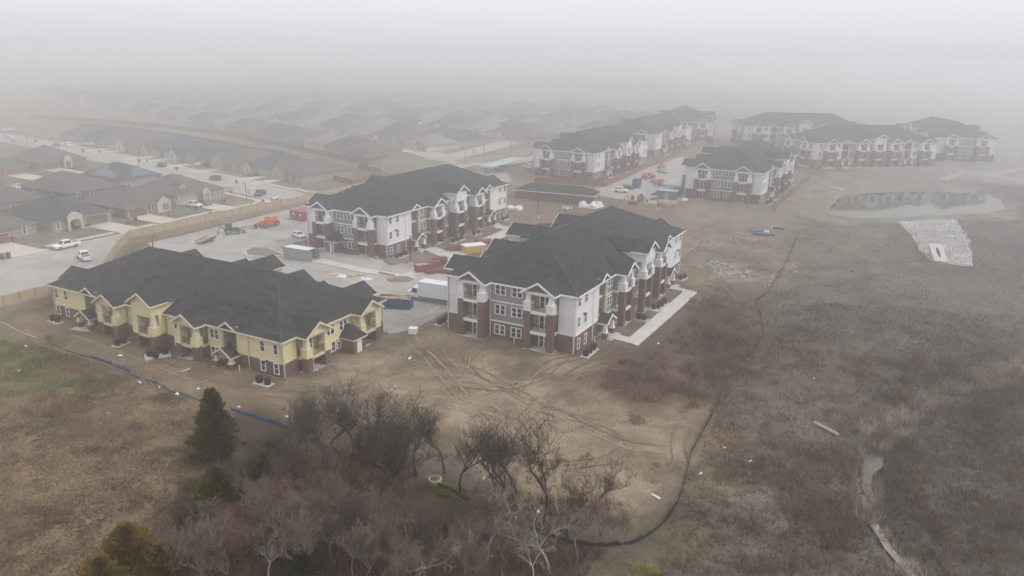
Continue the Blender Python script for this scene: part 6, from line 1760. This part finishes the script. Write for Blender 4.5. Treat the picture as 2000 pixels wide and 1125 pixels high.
# ------------------------------------------------------------------ building materials and litter
LUM = mat('red brown primed lumber', (.20, .055, .045), .75, .15, 1.5, .15, 9)
def stack(label, p, rz, L_, w, h, m=LUM, rows=3, top=None):
    t = thing('lumber_stack', label, 'lumber stack', p, rz, 'stacks of red brown lumber')
    k = MB(); r = random.Random(int(L_ * 100 + w * 10)); n = max(2, int(w / .3))
    for j in range(rows):
        for i in range(n):
            y0 = -w / 2 + w * i / n; e = r.uniform(-.18, .18)
            k.box(-L_ / 2 + e, L_ / 2 + e, y0 + .01, y0 + w / n - .01, .15 + j * h / rows, .15 + (j + 1) * h / rows - .015)
    k.build('board_pile', m, t); k = MB()
    for x in (-L_ * .33, L_ * .33): k.box(x - .06, x + .06, -w / 2, w / 2, 0, .15)
    k.build('bearer', WOOD, t)
    if top:
        k = MB(); k.box(-L_ * .48, L_ * .2, -w * .46, w * .46, .15 + h, .22 + h); k.build('top_board', top, t)
r0 = math.radians(56)
P0 = at(828, 531)
stack('red brown lumber stack with a tan top sheet, nearest the planting island', P0, r0, 3.6, 1.5, 1.5, top=mat('board stack tan', (.45, .30, .19)))
stack('red brown lumber stack right of the tan topped one', at(845, 524), r0, 3.4, 1.5, 1.4); stack('tall red brown lumber stack farthest in the front group', at(858, 517), r0, 3.2, 1.5, 1.5); stack('low loose red brown boards in front of the front group', at(853, 531), r0 + .1, 5.2, 2.2, .5, rows=2)
stack('single red brown stack at the foot of the concrete steps', at(888, 491), r0, 3.2, 1.3, 1.2); stack('red brown stack behind the yellow sided box', at(947, 483), r0, 4.2, 2.4, 1.6); stack('low red brown boards right of the yellow sided box', at(958, 490), r0, 4.4, 2.2, .6, rows=2)
stack('red brown stack half hidden by the roof of the nearest white building', at(1040, 447), r0, 3, 1.4, 1.0); stack('flat red brown stack at the end of the lumber row', at(1066, 441), r0, 4, 1.6, .7, rows=2); stack('red brown stack beside the far concrete steps', at(1012, 462), r0, 3, 1.4, 1.2)
p = at(925, 492); t = thing('storage_box', 'large yellow sided box with a white top among the lumber stacks', 'box', p, r0); k = MB(); k.box(-2.6, 2.6, -1.5, 1.5, .1, 1.7); k.build('side_wall', mat('yellow tarp', (.55, .38, .10), .7), t); k = MB(); k.box(-2.7, 2.7, -1.6, 1.6, 1.7, 1.8); k.build('top', WHITE, t)
def heap(label, p, r, h, seed, m, cat='plastic sheeting', name='plastic_heap'):
    g = random.Random(seed); b = MB()
    for i in range(9):
        x, y = g.uniform(-r, r), g.uniform(-r * .6, r * .6); rr_ = g.uniform(.35, .6) * r; n = 7; hh = h * g.uniform(.5, 1)
        rg = []
        for z, q in ((-.1, 1), (hh * .5, .85), (hh * .9, .5), (hh, .12)): rg.append([(x + q * rr_ * math.cos(2 * math.pi * k / n) * g.uniform(.8, 1.2), y + q * rr_ * math.sin(2 * math.pi * k / n) * g.uniform(.8, 1.2), z + g.uniform(-.08, .08)) for k in range(n)])
        loft(b, rg)
    o = b.build(name, m, None, p); return tag(o, label, cat)
PLAS = mat('white plastic', (.72, .72, .72), .4, .12, 2, .1, 8)
heap('crumpled white plastic heap by the far brick corner of the lumber side building', at(1003, 407), 2.2, 1.0, 1, PLAS); heap('white plastic covered pile in front of the brick garage', at(1155, 404), 2.6, 1.7, 2, PLAS)
heap('white sack pile by the porch of the lumber side building', at(822, 493), .5, 1.2, 3, PLAS); heap('white sacks left of the pond side building', at(1339, 391), .9, .8, 4, PLAS)
p = at(807, 652); t = thing('crate', 'white square crate standing alone on the mud between two buildings', 'crate', p, .3); k = MB(); k.box(-.65, .65, -.55, .55, .08, 1.0); k.build('side', WHITE, t); k = MB(); k.box(-.7, .7, -.6, .6, 1.0, 1.06); k.build('lid', TRIM, t); k = MB(); k.box(-.6, .6, -.5, .5, 0, .08); k.build('pallet', WOOD, t)
def rod(name, label, a, b, r, m, cat, n=8, group=None):
    P, Q = at(*a), at(*b); k = MB(); d = Q - P; k.cyl((0, 0, r), tuple(d + Vector((0, 0, r))), r, n=n); o = k.build(name, m, None, P); return tag(o, label, cat, group)
BP = mat('blue pipe', (.03, .09, .28), .5, .1)
rod('blue_pipe', 'thick blue pipe section lying on the dirt beside the pond, longest one', (1470, 459), (1513, 461), .32, BP, 'pipe', group='blue pipes'); rod('blue_pipe', 'blue pipe lying at right, apart from the others', (1510, 447), (1532, 449), .3, BP, 'pipe', group='blue pipes'); rod('blue_pipe', 'blue pipe at the back of the pipe pile', (1466, 454), (1492, 453), .26, BP, 'pipe', group='blue pipes')
heap('white bag among the blue pipes', at(1496, 453), .7, .5, 6, PLAS)
rod('log', 'pale weathered log lying on the meadow', (1590, 829), (1637, 853), .26, mat('weathered log', (.36, .33, .29), .9, .2, 3, .2, 9, stretch=(1, 1, 1)), 'log', 9)
rod('white_pipe', 'white plastic pipe lying on the pale clearing by the silt fence', (1273, 968), (1289, 977), .14, PLAS, 'pipe'); rod('plank', 'long plank lying on the brush slope', (1409, 557), (1446, 592), .12, WOOD, 'plank', 4); rod('plank', 'narrow board lying on the mud before the nearest white building', (914, 721), (919, 695), .1, WOOD, 'plank', 4)
rod('white_pipe', 'white pipes lying beside the box truck', (842, 612), (858, 601), .13, PLAS, 'pipe'); rod('plank', 'white board lying in front of the yellow building', (353, 727), (371, 721), .07, PLAS, 'plank', 4); rod('beam', 'white beam lying on the bank above the pond', (1611, 362), (1644, 372), .3, WHITE, 'beam', 4)
for i, (a, b) in enumerate([((480, 443), (508, 438)), ((484, 447), (512, 441)), ((472, 445), (500, 440))]): rod('steel_beam', 'grey steel beam lying before the orange telehandler, %s of three' % ('front', 'middle', 'back')[i], a, b, .18, METAL, 'beam', 4, 'steel beams')
rod('beam', 'tan timber beam lying in the yard by the planting island', (740, 535), (771, 541), .3, WOOD, 'beam', 4)
for x, y, lb in [(1004, 671, 'white stub pipe below the middle windows of the nearest white building'), (1161, 668, 'white stub pipe at the porch of the nearest white building'), (468, 726, 'white stub pipe right of the yellow building porch'), (157, 637, 'white stub pipe left of the far yellow porch'), (760, 652, 'white stub pipe at the right end of the yellow building'), (738, 508, 'white stub pipe on the mud behind the yard sidewalk')]:
    p = at(x, y); k = MB(); k.cyl((0, 0, -.3), (0, 0, 1.0), .09, n=8); o = k.build('stub_pipe', PLAS, None, p); tag(o, lb, 'pipe', 'white stub pipes')
# pallets and loose material in the yard
def pallet_mesh():
    b = MB()
    for y in (-.5, -.25, 0, .25, .5): b.box(-.6, .6, y - .09, y + .09, .12, .15)
    for x in (-.55, 0, .55): b.box(x - .06, x + .06, -.6, .6, .0, .12)
    for x in (-.5, 0, .5): b.box(x - .06, x + .06, -.6, .6, .15, .17)
    o = b.build('p', MATS['scrap lumber']); me = o.data; bpy.data.objects.remove(o); return me
PM = pallet_mesh()
for i, (x, y, w_) in enumerate([(690, 540, 'beside the yard sidewalk'), (705, 537, 'second from the yard sidewalk'), (640, 530, 'near the grey container doors'), (812, 538, 'before the tan topped stack'), (875, 505, 'at the steps stack'), (905, 480, 'left of the yellow sided box'), (975, 470, 'right of the yellow sided box'), (545, 470, 'in the open lot'), (560, 428, 'at the red containers'), (1075, 452, 'by the flat red stack'), (1110, 404, 'left of the white covered pile'), (735, 600, 'by the blue dumpster'), (1262, 400, 'by the mini excavator'), (1320, 398, 'by the white sacks')]):
    p = at(x, y); tag(link('pallet', PM, None, (p.x, p.y, p.z + .09), i * 1.3), 'loose wooden pallet lying %s' % w_, 'pallet', 'loose wooden pallets')
heap('grey block pile left of the storage shed', at(1108, 408), 1.3, .9, 9, METAL, 'block pile', 'block_pile'); heap('dark soil heap on the mud by the yard sidewalk', at(770, 512), 2.4, .8, 10, SOIL, 'soil heap', 'soil_heap'); heap('low soil heap behind the lamp post bend', at(870, 470), 2.0, .6, 12, SOIL, 'soil heap', 'soil_heap')
heap('brown soil heap on the hazy dirt by the skid loaders', at(1300, 402), 2.6, 1.0, 13, SOIL, 'soil heap', 'soil_heap')
for i, (x, y, w_) in enumerate([(655, 535, 'near the grey container'), (668, 540, 'right of the grey container debris'), (690, 553, 'along the kerb by the planting island'), (715, 545, 'before the timber beam')]): heap('flattened pale debris heap %s' % w_, at(x, y), 1.0, .25, 20 + i, (MATS['scrap lumber'], PLAS)[i % 2], 'debris', 'debris_heap')
# manhole riser
p = at(850, 945); t = thing('manhole_riser', 'round concrete manhole riser with a rusty lid above yellow green weeds', 'manhole', p)
k = MB(); k.cyl((0, 0, -.6), (0, 0, .6), .74, n=20); k.cyl((0, 0, .6), (0, 0, .68), .78, .74, 20); k.build('concrete_ring', mat('painted concrete ring', (.46, .42, .33), .8), t, smooth=False); k = MB(); k.cyl((0, 0, .68), (0, 0, .75), .54, n=18); k.build('lid', mat('rusty lid', (.20, .09, .06), .9, .2), t)
# culvert with rock apron
RIP_PX = [(1757, 435), (1790, 433), (1868, 430), (1882, 455), (1898, 492), (1899, 520), (1870, 520), (1815, 508), (1795, 480)]
drape('rock_apron', [tuple(p) for p in at_many(RIP_PX)], mat('grey gravel bed', (.40, .385, .36), .95, .3, 2.5, .35, 5, .6), .03, 2.0, 'pale gravel bed under the rocks')
def rocks(name, pts, s0, s1, col, label, seed):
    g = np.random.default_rng(seed); n = len(pts); z = terrain(pts[:, 0], pts[:, 1])
    base = np.array([(1, 0, 0), (-1, 0, 0), (0, 1, 0), (0, -1, 0), (0, 0, .75), (0, 0, -.6)], float); F8 = np.array([(0, 2, 4), (2, 1, 4), (1, 3, 4), (3, 0, 4), (2, 0, 5), (1, 2, 5), (3, 1, 5), (0, 3, 5)])
    s = s0 + (s1 - s0) * g.random((n, 1, 1)); th = g.random(n) * 6.28; c, sn = np.cos(th), np.sin(th)
    V = base[None] * (1 + .5 * (g.random((n, 6, 1)) - .5)) * s * (1 + .5 * (g.random((n, 1, 3)) - .5)); X = V[:, :, 0] * c[:, None] - V[:, :, 1] * sn[:, None]; Y = V[:, :, 0] * sn[:, None] + V[:, :, 1] * c[:, None]
    V = np.stack([X + pts[:, :1], Y + pts[:, 1:], V[:, :, 2] + z[:, None] + .08], 2).reshape(-1, 3)
    C = np.repeat(np.array(col) * (.6 + .7 * g.random((n, 1))), 6, 0)
    o = np_mesh(name, V, (F8[None] + 6 * np.arange(n)[:, None, None]).reshape(-1, 3), GRASSM, {'Col': np.c_[C, np.ones(len(C))]}); tag(o, label, kind='stuff')
rocks('gravel', scatter(RIP_PX, 5200, 200), .12, .34, (.50, .49, .47), 'pale rock apron below the pond dam', 201)
rocks('gravel', np.concatenate([scatter([(1372, 515), (1400, 510), (1470, 530), (1455, 545), (1400, 540)], 420, 202), scatter([(1490, 540), (1520, 530), (1510, 560), (1490, 565)], 60, 204)]), .1, .35, (.42, .40, .37), 'white rubble on the dirt beyond the block wall', 203)
rocks('rubble', np.concatenate([scatter([(560, 720), (760, 640), (1180, 700), (1330, 900), (1240, 1020), (1000, 960), (760, 850), (560, 780)], 500, 205), scatter([(600, 700), (660, 712), (640, 735), (590, 730)], 150, 206), scatter([(780, 690), (830, 700), (820, 720)], 60, 207), scatter([(20, 600), (320, 680), (500, 760), (420, 780), (100, 690)], 250, 208)]), .04, .13, (.42, .38, .32), 'small stones and clods on the graded dirt', 209)
p = at(1838, 512); t = thing('culvert', 'concrete culvert headwall with an oval opening set into the rock apron', 'culvert', p, math.radians(15))
k = MB(); sl = .42
def on(x, y): return (x, y, .15 + y * sl)
OV = [(.42 * math.cos(a), 3.4 + 1.9 * math.sin(a)) for a in [2 * math.pi * i / 16 for i in range(16)]]
SQ = []
for a in [2 * math.pi * i / 16 for i in range(16)]:
    cx, cy = math.cos(a), math.sin(a); m_ = max(abs(cx), abs(cy)); SQ.append((1.5 * cx / m_, 3.4 + 3.3 * cy / m_))
for i in range(16):
    j = (i + 1) % 16; k.add([on(*SQ[i]), on(*SQ[j]), on(*OV[j]), on(*OV[i])], [(0, 1, 2, 3)]); a_, b_ = on(*SQ[i]), on(*SQ[j]); k.add([a_, b_, (b_[0], b_[1], b_[2] - 1.2), (a_[0], a_[1], a_[2] - 1.2)], [(0, 1, 2, 3)])
k.build('headwall', CONC, t); k = MB()
for i in range(16):
    j = (i + 1) % 16; a_, b_ = on(*OV[i]), on(*OV[j]); k.add([a_, b_, (b_[0], b_[1], b_[2] - 1.0), (a_[0], a_[1], a_[2] - 1.0)], [(0, 1, 2, 3)])
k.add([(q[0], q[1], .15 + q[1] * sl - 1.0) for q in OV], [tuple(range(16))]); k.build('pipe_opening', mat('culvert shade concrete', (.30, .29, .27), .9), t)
# pond and creek water
wm = mat('pond water', (.06, .07, .045), .05, .1, .1, .05, 1, spec=.6); k = MB(); c = Vector((sum(q[0] for q in POND) / len(POND), sum(q[1] for q in POND) / len(POND)))
PW = resample([tuple(q) for q in POND] + [tuple(POND[0])], 3.0)[:-1]; rw = random.Random(4)
k.add([(c.x + (q.x - c.x) * (1.03 + rw.uniform(-.03, .04)), c.y + (q.y - c.y) * (1.03 + rw.uniform(-.03, .04)), POND_Z) for q in PW], [tuple(range(len(PW)))]); o = k.build('pond_water', wm); tag(o, 'still green pond reflecting the long building', kind='structure')
cw = mat('creek water', (.13, .135, .11), .25, .15, .5, .05, 1, spec=.5); PL = at_many([(1688, 899), (1722, 900), (1725, 915), (1702, 935), (1698, 960), (1710, 985), (1702, 992), (1684, 965), (1682, 925)]); zc = min(T(*q) for q in CREEK[4:7]) + .55
k = MB(); k.add([(q[0], q[1], zc) for q in PL], [tuple(range(len(PL)))]); o = k.build('creek_water', cw); tag(o, 'grey green pool of the little creek', kind='structure')
low = [(a + (b - a) * t) for (a, b) in zip([np.array(q) for q in CREEK[6:-1]], [np.array(q) for q in CREEK[7:]]) for t in (0, .25, .5, .75)]
rb = ribbon([tuple(q) for q in low], .85); k = MB(); k.add([(q[0], q[1], T(q[0], q[1]) + .3) for q in rb], [(i, i + 1, len(rb) - 2 - i, len(rb) - 1 - i) for i in range(len(rb) // 2 - 1)])
o = k.build('creek_water', mat('wet creek mud', (.25, .225, .18), .5, .3, .8, .3, 4)); tag(o, 'narrow wet creek bed below the pool', kind='structure')
# litter
LIT = [(273, 748, 'white crumpled sheet on the field beside the blue silt fence'), (311, 757, 'thin white strip by the blue silt fence'), (346, 770, 'white bag at the end of the blue silt fence'), (50, 677, 'white flat scrap on the grass near the red brown bush'), (212, 808, 'white torn sheet in the middle of the brown field'), (37, 725, 'small white scrap on the green grass'), (234, 695, 'white scrap on the dirt below the yellow building'), (387, 760, 'white litter bit near the tall dark cedar'), (466, 796, 'white debris right of the tall dark cedar'), (560, 815, 'pale scraps on the dirt edge'), (725, 803, 'white litter above the bare trees'), (1285, 672, 'white bag left on the brush edge'), (1590, 740, 'pale scrap on the foggy meadow'), (1368, 926, 'white blue bag by the black silt fence'), (1414, 875, 'white bit of litter on the green weeds'), (1465, 902, 'white scrap on the tan slope'), (1554, 532, 'white litter near the meadow silt fence'), (1050, 1001, 'white cup behind the tallest dark tree'), (945, 935, 'white scrap right of the forked dark tree'), (720, 927, 'white scrap under the leaning tree'), (800, 700, 'pale paper scraps on the mud'), (838, 596, 'white debris at the box truck')]
for i, (x, y, lb) in enumerate(LIT):
    g = random.Random(i); p = at(x, y); k = MB(); s = g.uniform(.16, .36); n = 6
    loft(k, [[(s * q * 1.5 * math.cos(2 * math.pi * j / n) * g.uniform(.6, 1.3), s * q * .7 * math.sin(2 * math.pi * j / n) * g.uniform(.6, 1.3), z + g.uniform(-.03, .06)) for j in range(n)] for z, q in ((0, 1), (.12, .8), (.2, .3))])
    o = k.build('litter', PLAS, None, p, g.uniform(0, 3)); tag(o, lb, 'litter', 'white litter')
# wheel tracks in the dirt
TR = mat('packed dirt', (.245, .192, .135), .95, .3, .8, .35, 4, .5)
TRD = mat('rutted mud', (.15, .113, .08), .95, .3, .8, .35, 4, .5)
rt = random.Random(31)
MAIN = [[(860, 640), (880, 690), (930, 740), (1010, 780), (1100, 810), (1200, 850)], [(1000, 770), (1040, 730), (1090, 705), (1170, 690), (1250, 680)], [(640, 750), (760, 760), (880, 790), (1000, 830), (1130, 840)], [(1080, 800), (1150, 840), (1230, 870), (1300, 880)], [(1335, 830), (1322, 870), (1330, 910)], [(760, 640), (840, 640), (900, 620)],
        [(150, 650), (260, 690), (360, 730), (460, 760), (580, 770)], [(870, 700), (960, 740), (1060, 800), (1180, 830)], [(800, 660), (840, 700), (900, 770), (1000, 820)], [(1100, 700), (1050, 740), (980, 760), (900, 750)], [(1180, 700), (1120, 730), (1060, 780), (1000, 840)], [(580, 770), (700, 750), (820, 720), (900, 740)], [(1230, 870), (1180, 900), (1100, 910)]]
for i, pl in enumerate(MAIN):
    base = at_many(pl)
    for side in (-.85, .85):
        P = [Vector(q) for q in resample(base, 2.4)]; Q = []
        for a in range(len(P)):
            d = (P[min(a + 1, len(P) - 1)] - P[max(a - 1, 0)]).normalized(); q = P[a] + Vector((-d.y, d.x)) * side; Q.append((q.x + rt.uniform(-.1, .1), q.y + rt.uniform(-.1, .1)))
        drape('dirt_track', ribbon(Q, rt.uniform(.2, .34)), (TR, TRD)[(i + (side > 0) * (i % 3 == 0)) % 3 == 1], .045, 1.2, 'wheel track in the mud')
# path across the far dirt and pale tracks beyond the pond
TR2 = mat('pale far track', (.36, .32, .27), .95, .15)
for pl, w_ in (([(1840, 352), (1880, 338), (1920, 345), (2000, 330)], 3), ([(1860, 330), (1900, 337), (1990, 352), (2040, 360)], 3), ([(1390, 180), (1450, 178), (1520, 172), (1680, 168)], 4)):
    drape('dirt_track', ribbon([tuple(q) for q in resample(at_many(pl), 6)], w_), TR2, .1, 5, 'pale hazy track')
# worker
p = at(1228, 401); w_ = thing('person', 'worker in a yellow green vest standing by the mini excavator', 'person', p, 2.2)
sk = bpy.data.meshes.new('body'); V_ = [(0, 0, .95), (0, 0, 1.2), (0, 0, 1.42), (0, 0, 1.54), (0, .02, 1.66), (.1, 0, .9), (.11, .02, .5), (.11, -.02, .06), (.11, .12, .04), (-.1, 0, .9), (-.12, .02, .5), (-.13, -.02, .06), (-.13, .12, .04), (.19, 0, 1.4), (.25, 0, 1.13), (.24, .12, .9), (-.19, 0, 1.4), (-.26, 0, 1.13), (-.22, .16, .95)]
sk.from_pydata(V_, [(0, 1), (1, 2), (2, 3), (3, 4), (0, 5), (5, 6), (6, 7), (7, 8), (0, 9), (9, 10), (10, 11), (11, 12), (2, 13), (13, 14), (14, 15), (2, 16), (16, 17), (17, 18)], [])
sk.materials.append(mat('work clothes', (.05, .055, .07), .9)); bo = link('body', sk, w_); md = bo.modifiers.new('skin', 'SKIN')
RAD = [.15, .15, .16, .06, .10, .09, .075, .05, .045, .09, .075, .05, .045, .07, .05, .04, .07, .05, .04]
for v, r in zip(sk.skin_vertices[0].data if sk.skin_vertices else [], RAD): v.radius = (r, r)
bo.modifiers.new('sub', 'SUBSURF').levels = 1
k = MB(); loft(k, [[(.22 * math.cos(a) * s_, .17 * math.sin(a) * s_, z) for a in [2 * math.pi * i / 10 for i in range(10)]] for z, s_ in ((.98, 1), (1.2, 1.02), (1.42, .98), (1.46, .6))]); k.build('vest', mat('high visibility vest', (.45, .65, .03), .8), w_)
k = MB(); loft(k, [[(.12 * math.cos(a) * s_, .02 + .14 * math.sin(a) * s_, z) for a in [2 * math.pi * i / 10 for i in range(10)]] for z, s_ in ((1.68, 1.1), (1.72, 1), (1.80, .7), (1.83, .2))]); k.build('helmet', TRIM, w_)
# faint far tree belt
g = np.random.default_rng(400); n = 2600; pts = np.stack([-1300 + 1000 * g.random(n), 900 + 350 * g.random(n)], 1); pts[:, 0] -= (pts[:, 1] - 900) * .2
blades('treeline', pts, 4 + 5 * g.random(n), .9, .5, np.array((.09, .085, .07)) * (.7 + .6 * g.random((n, 1))), 10, 'faint far tree belt dissolving in fog', 401, GRASSM)

# ------------------------------------------------------------------ haze
hz = MB(); hz.box(-1500, 1300, -60, 2300, -9.0, 46.0)
hm = bpy.data.materials.new('haze'); hm.use_nodes = True
hn = hm.node_tree.nodes; hn.clear()
pv = hn.new('ShaderNodeVolumePrincipled')
pv.inputs['Color'].default_value = (.984, .990, 1.0, 1)
pv.inputs['Density'].default_value = HAZE_DENSITY
pv.inputs['Anisotropy'].default_value = 0.88
ho = hn.new('ShaderNodeOutputMaterial')
hm.node_tree.links.new(pv.outputs['Volume'], ho.inputs['Volume'])
haze = hz.build('haze', hm)
tag(haze, 'pale grey fog over the whole place', kind='stuff')
